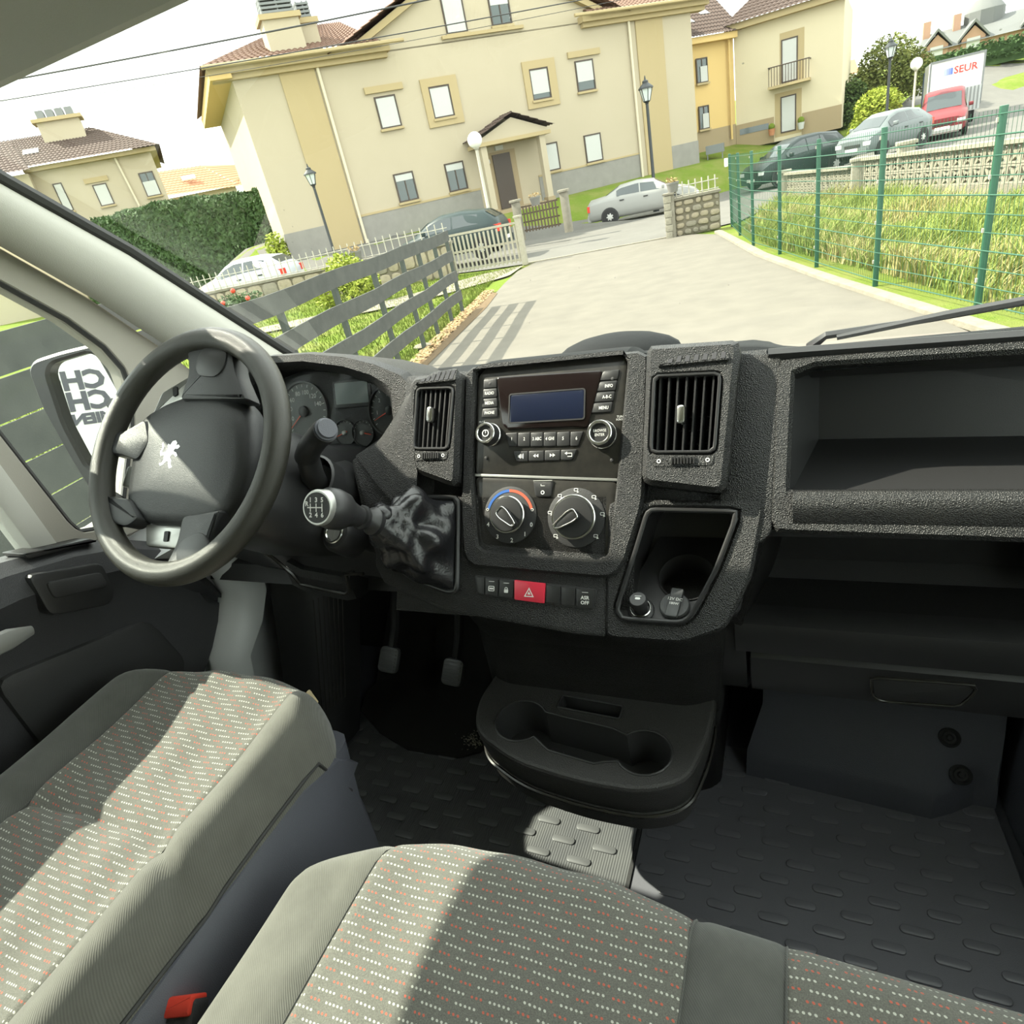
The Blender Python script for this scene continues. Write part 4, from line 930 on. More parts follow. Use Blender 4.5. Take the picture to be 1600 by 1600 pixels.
mat_with_studs('rubber_floor_mat', 'rubber floor mat with raised studs in the passenger footwell', [(-.262, .36), (-.262, .97), (.32, .97), (.345, .60), (.36, .36)], .0, 0, -.23, .40, .40, .96, MATD, smesh2)
m = MB(); m.box(-.268, -.262, .36, 1.0, -.004, .003); m.build('joint', PLD, None); bpy.data.objects['joint']['kind'] = 'structure'; bpy.data.objects['joint'].name = 'trim_5'
# carpet mat
m = MB(); S = [(-1.045, .965), (-1.02, .905), (-.93, .850), (-.83, .818), (-.70, .822), (-.655, .845), (-.62, .90), (-.60, 1.0)]
def cm(u, v):
    k = u * 7; i = min(6, int(k)); a = Vector(S[i]).lerp(Vector(S[i + 1]), k - i); y = a.y + (1.13 - a.y) * v
    x = a.x + (-.80 - a.x) * .12 * v; z = .012 + max(0, y - 1.0) * 1.3 + .004 * math.sin(9 * x + 14 * y)
    return (x, y, z)
m.grid(28, 14, cm); m.tube([tuple(Vector(cm(i / 28, 0)) - Vector((0, 0, .004))) for i in range(29)], .006, 6)
cmat = m.build('carpet_mat', CARP, None, ang=60, org_at=(-.8, .95, 0)); tag(cmat, 'black carpet mat with scuffed corner under the pedals', 'floor mat')
m = MB(); random.seed(5)
for k in range(160):
    x = -.672 + random.gauss(0, .016); y = .862 + random.gauss(0, .010); z = .014; a = random.random() * 6.28
    m.add([(x, y, z), (x + .004 * math.cos(a), y + .004 * math.sin(a), z + .003), (x + .005 * math.cos(a + .5), y + .005 * math.sin(a + .5), z + .001)], [(0, 1, 2)])
m.build('scuff', mat('pale_lint', (.45, .43, .36), .9), cmat, ang=0, kind='stuff')
def pedal(px, py, pz, label):
    t = thing('pedal', (px, py, pz), label, 'pedal', 'foot pedals'); F = frame((px, py, pz), (1, 0, -.1), (0, .62, .78))
    m = MB(F); m.prism(rr(.052, .062, .012), -.010, .004, .003); pdl = m.build('pad', STUDM, t)
    for k in range(6): m = MB(F); m.box(-.021, .021, -.025 + k * .0092, -.0205 + k * .0092, .003, .0062); m.build('rib', STUDM, pdl)
    m = MB(); m.tube([(px, py + .012, pz), (px + .004, py + .06, pz + .06), (px + .02, py + .11, pz + .20), (px + .03, py + .10, pz + .36)], [.010, .011, .012, .012], 8); m.build('arm', PLD, t)
pedal(-.905, .935, .165, 'clutch pedal with ribbed rubber pad, nearest the door'); pedal(-.730, .935, .150, 'brake pedal with ribbed rubber pad, nearest the centre console')
# ribbed wheel arch cover left of the pedals
wa = thing('arch_cover', (-1.03, .9, 0), 'black wheel arch cover with fine moulded ribs beside the clutch pedal', 'cover')
def archs(u, v):
    p0 = Vector((-1.09, .72, .02)).lerp(Vector((-1.085, .86, .46)), v); p1 = Vector((-.985, .84, .012)).lerp(Vector((-.955, 1.05, .46)), v)
    p = p0.lerp(p1, u); p += Vector((.03, -.03, 0)) * math.sin(math.pi * u); return tuple(p)
m = MB().grid(10, 12, archs); m.build('cover_shell', PLS, wa)
for k in range(7):
    u = .42 + k * .055; m = MB(); m.tube([tuple(Vector(archs(u, v)) + Vector((.001, -.001, 0))) for v in (.25, .4, .55, .7, .82)], .0016, 4); m.build('rib', PLG, wa)
# heater cover in the passenger footwell
hc = thing('heater_cover', (.12, .95, 0), 'blue black moulded cover with two push clips in the passenger footwell', 'cover')
secs = []
for y, z, xl, xr in ((1.05, .26, -.06, .345), (1.0, .135, -.055, .338), (.985, .118, -.056, .335), (.925, .050, -.083, .325), (.915, .030, -.084, .325), (.905, .0, -.085, .325)):
    e = []
    for i in range(13):
        u = i / 12; x = xl + (xr - xl) * u; dy = -.03 * min(1, u * 1.3) if y < .95 else -.008 * u
        if y < .95 and u > .78: dy += .045 * min(1, (u - .78) / .12)
        e.append((x, y + dy, z))
    secs.append(e)
m = MB().loft(secs, cap=False, closed=False); m.build('shell', PLB, hc, ang=30)
m = MB(); m.add([secs[0][-1], secs[1][-1], secs[3][-1], secs[5][-1], (.345, 1.1, 0), (.345, 1.1, .26)], [(0, 1, 2, 3, 4, 5)]); m.build('end_face', PLB, hc, ang=0)
for (x, y, z) in ((.254, .968, .108), (.268, .925, .066)):
    F = frame((x, y, z), (1, 0, 0), (0, .75, .66) if y < .95 else (0, .66, .75)); MB(F).lathe([(.017, -.004), (.017, .003), (.013, .005), (.010, .002), (.006, .002), (.004, .006), (.001, .006)], 20).build('push_clip', PLD, hc)
# right hand wheel arch hump
m = MB(); m.loft([[(x, y, z) for (x, y) in rpoly([(.345 + k, 1.1), (.335 + k, .95), (.36 + k, .70), (.345 + k, .30), (.6, .30), (.6, 1.1)], .05)] for z, k in ((-.005, 0), (.06, .015), (.20, .05), (.34, .09))]); struct('trim_6', m, PLB, 'dark footwell side moulding at the passenger door')
m = MB(frame((.352, .60, .035), (0, -1, 0), (.25, 0, .97))); m.prism(rr(.16, .085, .035, 5), -.02, -.004, .004); m.build('recess', PLD, bpy.data.objects['trim_6'])

# ------------------------------------------------------------------ door mirror
mo = Vector((-1.45, .87, .90)); mn = Vector((.3, -.92, .15)).normalized(); mx = Vector((0, 0, 1)).cross(mn).normalized(); MF = frame(mo, mx, mn.cross(mx)); 
if (MF.to_3x3() @ Vector((0, 0, 1))).dot(mn) < 0: MF = frame(mo, -mx, mn.cross(-mx))
mir = thing('door_mirror', tuple(mo - mn * .05), 'tall black door mirror outside the driver window, reflecting a lettered sign', 'mirror')
hp = [(-.062, .075), (-.040, .092), (.03, .098), (.118, .100), (.140, .085), (.146, .0), (.135, -.12), (.12, -.225), (.0, -.245), (-.030, -.230), (-.050, -.13), (-.066, -.01)]
hp = rpoly(hp, .02); gp = rpoly([(-.020, .060), (.0, .078), (.09, .084), (.105, .075), (.122, -.02), (.118, -.155), (.0, -.165), (-.018, -.150), (-.030, -.05)], .018)
m = MB(MF); m.ringc(hp, gp, -.02, .012, 80, .006); S = []
m.build('housing', PLS, mir)
m = MB(MF); m.loft([[(x * k, y * k - .02 * (1 - k), z) for (x, y) in hp] for z, k in ((-.018, 1), (-.05, .98), (-.09, .85), (-.12, .55))]); m.build('housing_shell', PLS, mir, ang=50)
mm = MB(MF); mm.prism(inset(ccw(gp), -.003), -.012, -.006); mm.build('mirror_glass', mat('mirror_silver', (.92, .93, .92), .01, 1.0), mir, ang=0)
m = MB(MF); m.prism(rpoly([(-.005, -.178), (.108, -.172), (.100, -.222), (.006, -.228)], .012), -.002, .0135); m.build('wide_angle_glass', bpy.data.materials['mirror_silver'], mir, ang=0)
m = MB(); m.tube([tuple(mo - mn * .085 + Vector((.03, 0, .0))), (-1.33, .90, .85), (-1.22, .90, .82)], [.03, .026, .03], 10); m.tube([tuple(mo - mn * .085 + Vector((.03, 0, -.16))), (-1.33, .88, .70), (-1.22, .88, .70)], [.03, .026, .03], 10); m.build('bracket', PLS, mir)
# ------------------------------------------------------------------ outdoors: materials
ASPH = mat('driveway_asphalt', (.125, .115, .097), .9, spec=.2, var=(2.2, (.16, .147, .122), .28), bump=(60, .25, .01))
ROADM = mat('road_asphalt', (.12, .115, .105), .9, spec=.2, var=(1.1, (.15, .145, .13), .3), bump=(50, .2, .01))
def grassmat(name, a, b, c):
    t = NT(name); t.set('Base Color', t.mix(t.ramp(t.noise(1.3, 4), [(.42, (0, 0, 0)), (.7, (1, 1, 1))]), t.ramp(t.noise(30, 4), [(.3, a), (.7, b)]), c)); t.set('Roughness', .95); t.set('Specular IOR Level', .1); t.bump(t.noise(90, 3), .8, .03); return t.m
LAWN = grassmat('lawn_grass', (.11, .165, .022), (.165, .225, .034), (.20, .215, .06))
DIRT = mat('dry_leaf_litter', (.12, .075, .032), .95, var=(40, (.20, .135, .07), .2), bump=(90, .9, .03))
SAND = mat('pale_path', (.23, .205, .16), .95, var=(8, (.17, .15, .11), .25), bump=(60, .4, .01))
CONC = mat('concrete', (.23, .21, .165), .9, var=(6, (.16, .145, .11), .25), bump=(40, .4, .02))
CONCW = mat('pale_concrete_block', (.30, .28, .22), .9, var=(14, (.21, .19, .14), .25), bump=(40, .4, .02))
FENC = mat('grey_plank', (.050, .053, .050), .75, spec=.3, var=(6, (.085, .088, .080), .3), bump=(80, .3, .006))
FPOST = mat('fence_post_steel', (.045, .055, .048), .6)
GRNP = mat('green_post_paint', (.012, .075, .040), .45)
GRNW = mat('green_wire', (.015, .085, .048), .5)
PICK = mat('picket_white', (.36, .34, .27), .7, var=(12, (.28, .25, .19), .3))
IRON = mat('railing_paint', (.38, .36, .30), .6)
BRWN = mat('brown_wood', (.085, .06, .038), .8)
STONE = mat('field_stone', (.27, .23, .165), .95, var=(9, (.36, .31, .22), .25), bump=(30, .6, .03))
STONE2 = mat('field_stone_grey', (.20, .18, .14), .95, var=(9, (.28, .25, .19), .25), bump=(30, .6, .03))
MORT = mat('mortar', (.16, .14, .10), .95)

# ------------------------------------------------------------------ terrain
FO = Vector((-4.74, 38.9, 0)); FE = Vector((.678, .735, 0)).normalized(); FN = Vector((FE.y, -FE.x, 0))
def sm(a, b, x):
    t = min(1, max(0, (x - a) / (b - a))); return t * t * (3 - 2 * t)
def zroad(x, y):
    z = -.73 - .017 * min(y, 34)
    z += .030 * max(0, -8 - x)
    z += .45 * sm(26, 36, y) * sm(0, 4, x)
    return z
def zt(x, y):
    z = zroad(x, y); p = Vector((x, y, 0)) - FO; d = p.dot(FN); lim = sm(-26, -22.5, p.dot(FE)); s = (sm(3.6, 1.0, d) if d < 3.6 else 0) * lim
    z = z * (1 - s) + .06 * s
    if d < 0: z += .30 * min(-d, 3) * lim
    if y > 44: z += .055 * (y - 44)
    return z
def ter(x0, x1, y0, y1, nx, ny, off=0):
    return MB().grid(nx, ny, lambda u, v: (x0 + (x1 - x0) * u, y0 + (y1 - y0) * v, zt(x0 + (x1 - x0) * u, y0 + (y1 - y0) * v) + off))
o = ter(-90, 60, -14, 130, 150, 144, -.03).build('ground', LAWN, None, ang=60); tag(o, 'green grassy ground around the houses', kind='structure')
def patch(name, poly, mt, off, label, n=26):
    xs = [p[0] for p in poly]; ys = [p[1] for p in poly]; c = (sum(xs) / len(xs), sum(ys) / len(ys)); P = cast(poly, c, 96); K = n
    vs = [(c[0], c[1], zt(*c) + off)]; fs = []
    for k in range(1, K + 1):
        for (x, y) in P:
            X = c[0] + (x - c[0]) * k / K; Y = c[1] + (y - c[1]) * k / K; vs.append((X, Y, zt(X, Y) + off))
    for i in range(96): fs.append((0, 1 + i, 1 + (i + 1) % 96))
    for k in range(K - 1):
        for i in range(96):
            j = (i + 1) % 96; a = 1 + k * 96; b = a + 96; fs.append((a + i, b + i, b + j, a + j))
    m = MB().add(vs, fs); o = m.build(name, mt, None, ang=60); return tag(o, label, kind='structure')
drive = [(-3.1, -12), (-3.35, 1), (-4.15, 5), (-4.95, 8.5), (-6.0, 13), (-6.85, 16.3), (-7.15, 18.6), (-2.9, 19.2), (-1.84, 18.04), (-.63, 13.15), (.37, 9.88), (1.17, 7.55), (2.4, 3), (3, -12)]
patch('driveway', drive, ASPH, .012, 'sunlit pale asphalt driveway in front of the windscreen')
roadp = [(-26, 19.6), (-9, 18.6), (-7.1, 18.5), (-2.9, 19.1), (-1.2, 20.5), (-.2, 26), (2.0, 21.5), (5, 16.8), (26, 6), (40, 20), (16, 60), (8, 62), (5.5, 47), (2.5, 40), (-1.8, 36.8), (-9.5, 29.6), (-17.2, 21.8), (-27, 26)]
patch('road', roadp, ROADM, .004, 'grey street with parked cars between the driveway and the houses')
m = MB().loft([[(x, y, zt(x, y) + dz) for (dx, dy, dz) in ((0, 0, -.05), (0, 0, .035), (.03, .12, .04), (.05, .30, -.05)) for (x, y) in ((px + dx, py + dy),)] for (px, py) in ((-7.3, 18.38), (-6, 18.5), (-4.5, 18.75), (-3.1, 18.95))]); o = m.build('sill_strip', CONC, None); tag(o, 'pale concrete strip across the driveway entrance', kind='structure')
patch('verge', [(-4.32, 5), (-5.12, 8.5), (-6.2, 13), (-6.5, 14.2), (-5.85, 13), (-4.95, 8.9), (-4.1, 5)], DIRT, .02, 'strip of brown leaf litter along the plank fence', 8)
patch('path', [(-6.9, 16.2), (-7.2, 18.2), (-8.2, 17.6), (-9.6, 14.8), (-12.5, 12.5), (-12, 11.6), (-8.6, 13.7)], SAND, .015, 'pale trodden path across the lawn', 8)

# ------------------------------------------------------------------ plank fence
def fpos(y): return Vector((-6.04 + .245 * (11.54 - y) - .006 * (11.54 - y) ** 2 * 0, y, 0))
fence = thing('plank_fence', (-5.3, 8, zt(-5.3, 8)), 'grey plank fence of four open rails beside the driveway', 'fence')
ys = [11.54, 10.6, 9.55, 8.65, 7.4, 6.1, 4.8, 3.5]
for a, b in ((11.60, 8.6), (8.6, 5.75), (5.75, 3.4)):
    for k in range(4):
        m = MB(); S = []
        for t in (0, .25, .5, .75, 1):
            y = a + (b - a) * t; p = fpos(y); g = zt(p.x, p.y); wv = .012 * math.sin(y * 2.3 + k); z1 = g + 1.50 - k * .355 + wv; S.append([(p.x + .03, y, z1), (p.x + .03, y, z1 - .182), (p.x + .055, y, z1 - .182), (p.x + .055, y, z1)])
        m.loft(S); m.build('plank', FENC, fence, ang=0)
for y in ys:
    p = fpos(y); g = zt(p.x, p.y); m = MB(); m.box(p.x - .03, p.x + .03, y - .025, y + .025, g - .1, g + 1.47); m.build('post', FPOST, fence, ang=0)
m = MB(); m.ball((-5.42, 8.75, zt(-5.42, 8.75) + .02), .16, 10, 6, (1, .8, .25)); tag(m.build('foundation_stone', SAND, None, org_at=(-5.42, 8.75, -.88)), 'flat pale footing stone at a post of the plank fence', 'stone')
pass
f2 = thing('board_fence', (-4.05, 1, zt(-4, 1)), 'close boarded dark fence seen through the driver quarter light', 'fence')
for k in range(8):
    z1 = .96 - k * .235; m = MB(); m.add([(-4.32, 3.45, z1), (-3.4, -3.5, z1), (-3.4, -3.5, z1 - .222), (-4.32, 3.45, z1 - .222), (-4.29, 3.45, z1), (-3.37, -3.5, z1), (-3.37, -3.5, z1 - .222), (-4.29, 3.45, z1 - .222)], [(0, 1, 2, 3), (4, 7, 6, 5), (0, 4, 5, 1), (1, 5, 6, 2), (2, 6, 7, 3), (3, 7, 4, 0)]); m.build('board', FENC, f2, ang=0)
for t in (0, .3, .6, .95): m = MB(); x = -4.36 + .92 * t; y = 3.45 - 6.95 * t; m.box(x - .03, x + .03, y - .03, y + .03, -.9, 1.0); m.build('post', FPOST, f2, ang=0)
def stone_poly(rad, n, seed, sx=1, sz=1):
    r_ = random.Random(seed); return [(sx * rad * math.cos(2 * math.pi * i / n) * r_.uniform(.75, 1.1), sz * rad * math.sin(2 * math.pi * i / n) * r_.uniform(.75, 1.1)) for i in range(n)]
def stone_wall(name, label, P, Q, zb, zt_, thick, sz, seed, cap=None, mort=MORT):
    """stones on the visible face; P, Q plan points"""
    P, Q = Vector(P), Vector(Q); ex = (Q - P); L = ex.length; ex.normalize(); t = thing(name, (P.x, P.y, zb), label, 'wall'); F = frame((P.x, P.y, zb), (ex.x, ex.y, 0), (0, 0, 1)); h = zt_ - zb
    m = MB(F); m.box(0, L, 0, h, -thick, -.02); m.build('core', mort, t, ang=0)
    r_ = random.Random(seed); rows = max(2, int(h / (sz * .82))); rh = h / rows
    for j in range(rows):
        x = 0
        while x < L - .02:
            w_ = min(r_.uniform(.75, 1.6) * sz, L - x); 
            if L - x - w_ < sz * .4: w_ = L - x
            pts = rpoly([(x + .012 + r_.uniform(0, .02), j * rh + .010 + r_.uniform(0, .03)), (x + w_ - .012 - r_.uniform(0, .02), j * rh + .010 + r_.uniform(0, .03)), (x + w_ - .012 - r_.uniform(0, .03), (j + 1) * rh - .010 - r_.uniform(0, .03)), (x + .012 + r_.uniform(0, .03), (j + 1) * rh - .010 - r_.uniform(0, .03))], sz * .28, 2)
            MB(F).prism(pts, -.05, r_.uniform(.0, .04), .015).build('stone', r_.choice([STONE, STONE, STONE2]), t, ang=50); x += w_
    if cap: m = MB(F); m.box(-.03, L + .03, h, h + cap, -thick - .03, .05); m.build('coping', CONC, t, ang=0)
    return t, F, L, h
def bars(par, F, L, h0, h1, n, r=.018, mt=IRON, rail=True, tilt=0):
    for k in range(n):
        u = L * (k + .5) / n; m = MB(F); m.tube([(u, h0, -.1), (u + tilt, h1, -.1)], r, 6); m.build('bar', mt, par)
    if rail:
        for hh in (h0 + .06, h0 + (h1 - h0) * .72): m = MB(F); m.tube([(0, hh, -.1), (L, hh, -.1)], r * .8, 6); m.build('rail', mt, par)
wl, F, L, h = stone_wall('boundary_wall', 'low stone wall with pale railings in front of the white hatchback', (-20.2, 16.0), (-9.4, 18.1), -1.02, -.10, .3, .42, 3, .07)
bars(wl, F, L, h + .06, h + .60, 46, .016)
stone_wall('retaining_wall', 'rough stone retaining wall behind the close boarded fence', (-5.5, -4.0), (-6.3, 2.9), -1.0, 1.42, .3, .5, 14)
wr, F, L, h = stone_wall('stone_pier_wall', 'rough stone wall with short railings at the right side of the driveway entrance', (-2.98, 18.95), (-1.85, 19.25), -1.06, -.16, .28, .21, 8, .06)
bars(wr, F, L, h + .04, h + .42, 7, .018)
pl = thing('gate_pillar', (-3.12, 18.9, -1.05), 'pale stone gate pillar with planter on top at the driveway entrance', 'pillar')
m = MB(); m.prism(rpoly([(-3.20, 18.76), (-2.96, 18.80), (-2.98, 19.06), (-3.22, 19.02)], .02), -1.06, .02, .01); m.build('shaft', CONC, pl)
m = MB(); m.box(-3.24, -2.94, 18.74, 19.08, .02, .06); m.build('cap', CONC, pl)
# quoins on the pillar
for k in range(6): m = MB(); m.prism(rpoly([(-3.215 - .008 * (k % 2), 18.745), (-3.05 + .03 * (k % 2), 18.765), (-3.06, 18.80), (-3.22, 18.78)], .01), -1.04 + k * .175, -.88 + k * .175, .008); m.build('stone', CONCW, pl)
def planter(x, y, z, label, s=1.0, flower=True):
    t = thing('flower_pot', (x, y, z), label, 'flower pot', 'flower pots on the boundary pillars'); MB(T(x, y, z)).lathe([(.12 * s, 0), (.16 * s, .20 * s), (.17 * s, .20 * s), (.17 * s, .24 * s), (.15 * s, .24 * s), (.14 * s, .20 * s), (.001, .20 * s)], 14).build('pot', mat('grey_pot', (.16, .155, .14), .8), t)
    m = MB(); r_ = random.Random(int(x * 100))
    for k in range(60):
        a = r_.random() * 6.28; q = r_.random() ** .5 * .16 * s; p = Vector((x + q * math.cos(a), y + q * math.sin(a), z + .22 * s + r_.random() * .10 * s)); b = Vector((r_.uniform(-1, 1), r_.uniform(-1, 1), r_.uniform(-.2, 1))) * .05 * s; c = Vector((r_.uniform(-1, 1), r_.uniform(-1, 1), r_.uniform(-.3, .8))) * .04 * s; m.add([p, p + b, p + b + c, p + c], [(0, 1, 2, 3)])
    m.build('plant', mat('dry_plant', (.34, .24, .11), .9), t, ang=0, kind='stuff')
planter(-2.98, 18.92, .06, 'flower pot on the right gate pillar beside the silver saloon', 1.0)
planter(-18.9, 16.2, -.03, 'flower pot at the end of the low wall beside the windscreen pillar', 1.25); planter(-12.3, 17.45, -.03, 'flower pot on the low wall below the left street lamp', 1.2); planter(-8.0, 22.2, .30, 'flower pot beside the globe lamp post', 1.1)

# white picket gate
pg = thing('picket_gate', (-8.2, 18.25, -1.04), 'white picket sliding gate at the left side of the driveway entrance', 'gate')
F = frame((-9.75, 18.15, -1.02), (1, .03, 0), (0, 0, 1))
for k in range(19):
    u = .10 + k * .137; m = MB(F); m.prism(rpoly([(u - .028, .08), (u + .028, .08), (u + .028, 1.08), (u - .028, 1.08)], .012), -.012, .012); m.build('picket', PICK, pg, ang=0)
for hh in (.12, .62, 1.10): m = MB(F); m.box(0, 2.60, hh, hh + .06, -.05, -.01); m.build('rail', PICK, pg, ang=0)
m = MB(F); m.box(2.50, 2.64, 0, 1.26, -.08, .08); m.box(2.47, 2.67, 1.26, 1.31, -.10, .10); m.build('end_post', PICK, pg, ang=0)
m = MB(F); m.box(-.03, .05, 0, 1.2, -.04, .04); m.build('end_post', PICK, pg, ang=0)
# brown gate and its posts across the street
bg_ = thing('wooden_gate', (-8.5, 23.9, -.62), 'brown wooden lattice gate across the street by the entrance porch', 'gate')
F = frame((-9.25, 24.0, -.62), (1, .02, 0), (0, 0, 1))
for k in range(11): m = MB(F); m.box(.06 + k * .125, .105 + k * .125, .02, .92, -.02, .02); m.build('slat', BRWN, bg_, ang=0)
for hh in (.06, .34, .62, .86): m = MB(F); m.box(0, 1.42, hh, hh + .05, -.045, -.02); m.build('rail', BRWN, bg_, ang=0)
for x, s in ((-9.42, 'left'), (-7.55, 'right')):
    t = thing('gate_post', (x, 24.0, -.72), 'grey concrete gate post at the %s side of the brown wooden gate' % s, 'gate post'); m = MB(); m.prism(rr(.26, .26, .02, 2, x, 24.0), -.85, .48, .01); m.build('shaft', CONC, t); m = MB(); m.prism(rr(.36, .36, .02, 2, x, 24.0), .48, .56, .02); m.build('cap', CONC, t)

# ------------------------------------------------------------------ green mesh fence along the kerb
gf = thing('mesh_fence', (.3, 12, zt(.3, 12)), 'green wire mesh fence with green posts along the driveway kerb', 'fence')
gp_ = [(-1.58, 19.4), (-1.22, 17.1), (-.81, 14.9), (-.27, 13.2), (.29, 11.3), (.91, 9.33), (1.63, 7.55), (2.4, 5.6)]
for (x, y) in gp_:
    g = zt(x, y); m = MB(); m.prism(rr(.06, .06, .01, 2, x, y), g - .1, g + 1.72, .005); po = m.build('post', GRNP, gf)
    for hh in (.25, .7, 1.15, 1.6): m = MB(); m.box(x - .045, x - .03, y - .02, y + .02, g + hh, g + hh + .035); m.build('clip', IRON, po, ang=0)
for (a, b) in zip(gp_, gp_[1:]):
    a, b = Vector(a), Vector(b); L = (b - a).length; m = MB()
    def wp_(t, hh): p = a.lerp(b, t); return (p.x - .035, p.y, zt(p.x, p.y) + hh)
    for k in range(11):
        hh = .06 + k * .16; m.tube([wp_(0, hh), wp_(.5, hh), wp_(1, hh)], .005 if k % 3 else .007, 4)
    nv = int(L / .055)
    for k in range(nv): t = (k + .5) / nv; m.tube([wp_(t, .04), wp_(t, 1.70)], .0022, 3)
    m.build('wire_panel', GRNW, gf, ang=0, kind='stuff')
kb = [(-1.9, 18.3), (-1.25, 15.6), (-.66, 13.15), (-.05, 11.2), (.37, 9.88), (1.17, 7.55), (2.0, 5.2)]
m = MB().loft([[(x + dx, y, zt(x, y) + dz) for (dx, dz) in ((-.03, 0), (-.02, .05), (.09, .06), (.17, .04), (.19, -.05))] for (x, y) in kb]); o = m.build('kerb', CONC, None, ang=40); tag(o, 'pale concrete kerb between driveway and rough grass', kind='structure')
wm = thing('white_sign_plate', (-1.62, 19.3, .3), 'small white plate fixed to the first green fence post', 'plate'); m = MB(); m.prism(rr(.09, .20, .02, 3), -.01, .01, .004)
m.v = [frame((-1.66, 19.3, .48), (1, .2, 0), (0, 0, 1)) @ v for v in m.v]; m.build('plate', mat('white_enamel', (.75, .75, .72), .4), wm)
# concrete block balustrade
def block_mesh():
    m = MB(); s = .5
    m.ring([(-s, -s), (s, -s), (s, s), (-s, s)], [(-s * .78, -s * .78), (s * .78, -s * .78), (s * .78, s * .78), (-s * .78, s * .78)], -.16, .16)
    for a in (45, 135): 
        q = RZ(R(a)); pts = [(-.64, -.05), (0, -.13), (.64, -.05), (.64, .05), (0, .13), (-.64, .05)]; m.prism([tuple((q @ Vector((x, y, 0)))[:2]) for (x, y) in pts], -.12, .12)
    return m.build('block', CONCW, None, ang=0)
b0 = block_mesh(); bmesh_ = b0.data; bpy.data.objects.remove(b0)
def balustrade(label, P, Q, zb0, zb1, rows, size):
    P, Q = Vector(P), Vector(Q); L = (Q - P).length; ex = (Q - P) / L; t = thing('block_balustrade', (P.x, P.y, zb0), label, 'balustrade', 'concrete block balustrades'); n = int(L / size); s = L / n; sl = (zb1 - zb0) / L
    rot = math.atan2(ex.y, ex.x); mm_ = Matrix(((ex.x, 0, ex.y), (ex.y, 0, -ex.x), (0, 1, 0)))
    for i in range(n):
        for j in range(rows):
            u = s * (i + .5); p = P + ex * u; o = bpy.data.objects.new('block', bmesh_); COL.objects.link(o); o.parent = t
            o.rotation_euler = mm_.to_euler(); o.scale = (s * .97, size * .97, size); o.location = Vector((p.x, p.y, zb0 + sl * u + size * (j + .5))) - t.location
    m = MB(); a = Vector((P.x, P.y, zb0)); b = Vector((Q.x, Q.y, zb1)); pn = Vector((ex.y, -ex.x, 0)); H = rows * size
    m.add([a + pn * .14 + Vector((0, 0, H)), b + pn * .14 + Vector((0, 0, H)), b - pn * .14 + Vector((0, 0, H)), a - pn * .14 + Vector((0, 0, H)), a + pn * .14 + Vector((0, 0, H + .07)), b + pn * .14 + Vector((0, 0, H + .07)), b - pn * .14 + Vector((0, 0, H + .07)), a - pn * .14 + Vector((0, 0, H + .07))], [(3, 2, 1, 0), (4, 5, 6, 7), (0, 1, 5, 4), (1, 2, 6, 5), (2, 3, 7, 6), (3, 0, 4, 7)]); m.build('coping', CONCW, t, ang=0)
    m = MB(); z0 = -.35; m.add([a + pn * .12 + Vector((0, 0, z0)), b + pn * .12 + Vector((0, 0, z0)), b - pn * .12 + Vector((0, 0, z0)), a - pn * .12 + Vector((0, 0, z0)), a + pn * .12, b + pn * .12, b - pn * .12, a - pn * .12], [(3, 2, 1, 0), (4, 5, 6, 7), (0, 1, 5, 4), (1, 2, 6, 5), (2, 3, 7, 6), (3, 0, 4, 7)]); m.build('footing', CONC, t, ang=0)
    return t
balustrade('lower balustrade of pierced concrete blocks at the far end of the rough grass', (-.25, 24.2), (1.35, 20.9), -1.0, -.95, 3, .205)
balustrade('longer balustrade of pierced concrete blocks behind the rough grass, at the right', (1.62, 20.4), (5.2, 11.0), -.82, -.58, 2, .33)
for (x, y, zb, zz, lb) in ((-.35, 24.4, -1.2, -.32, 'pale end pillar of the lower block balustrade'), (1.48, 20.65, -1.1, -.16, 'pale pillar between the two block balustrades'), (2.30, 18.9, -.3, .10, 'pale square pillar standing above the longer block balustrade')):
    t = thing('balustrade_pillar', (x, y, zb), lb, 'pillar'); m = MB(); m.prism(rr(.34, .34, .02, 2, x, y), zb, zz, .01); m.build('shaft', CONCW, t); m = MB(); m.prism(rr(.42, .42, .02, 2, x, y), zz, zz + .07, .02); m.build('cap', CONCW, t)

# ------------------------------------------------------------------ street lamps
BLK = mat('black_iron', (.018, .022, .024), .5); LGL = mat('lantern_glass', (.55, .60, .58), .2); GLOB = mat('opal_globe', (.80, .80, .74), .3)
def lantern(x, y, z0, H, label, s=1.0):
    t = thing('street_lamp', (x, y, z0), label, 'street lamp', 'lantern street lamps'); X = T(x, y, z0)
    MB(X).lathe([(.10 * s, 0), (.10 * s, .25), (.07 * s, .3), (.055 * s, .35), (.045 * s, H - .55), (.06 * s, H - .53), (.03 * s, H - .45)], 10).build('pole', BLK, t)
    X = T(x, y, z0 + H - .45)
    MB(X).lathe([(.10 * s, .0), (.19 * s, .33 * s)], 6).build('lantern_glass', LGL, t, ang=0)
    for k in range(6):
        a = R(60 * k); MB(X).tube([(.10 * s * math.cos(a), .10 * s * math.sin(a), 0), (.195 * s * math.cos(a), .195 * s * math.sin(a), .33 * s)], .012 * s, 5).build('lantern_rib', BLK, t)
    MB(X).lathe([(.23 * s, .32 * s), (.22 * s, .36 * s), (.09 * s, .47 * s), (.09 * s, .52 * s), (.03 * s, .56 * s), (.012 * s, .66 * s)], 12).build('lantern_roof', BLK, t)
    MB(X).lathe([(.05 * s, -.06), (.11 * s, -.01), (.11 * s, .01)], 10).build('lantern_cup', BLK, t)
lantern(-15.7, 21.0, zt(-15.7, 21) - .1, 3.72 - .15 + .3, 'slim lantern street lamp in front of the left building corner', 1.0)
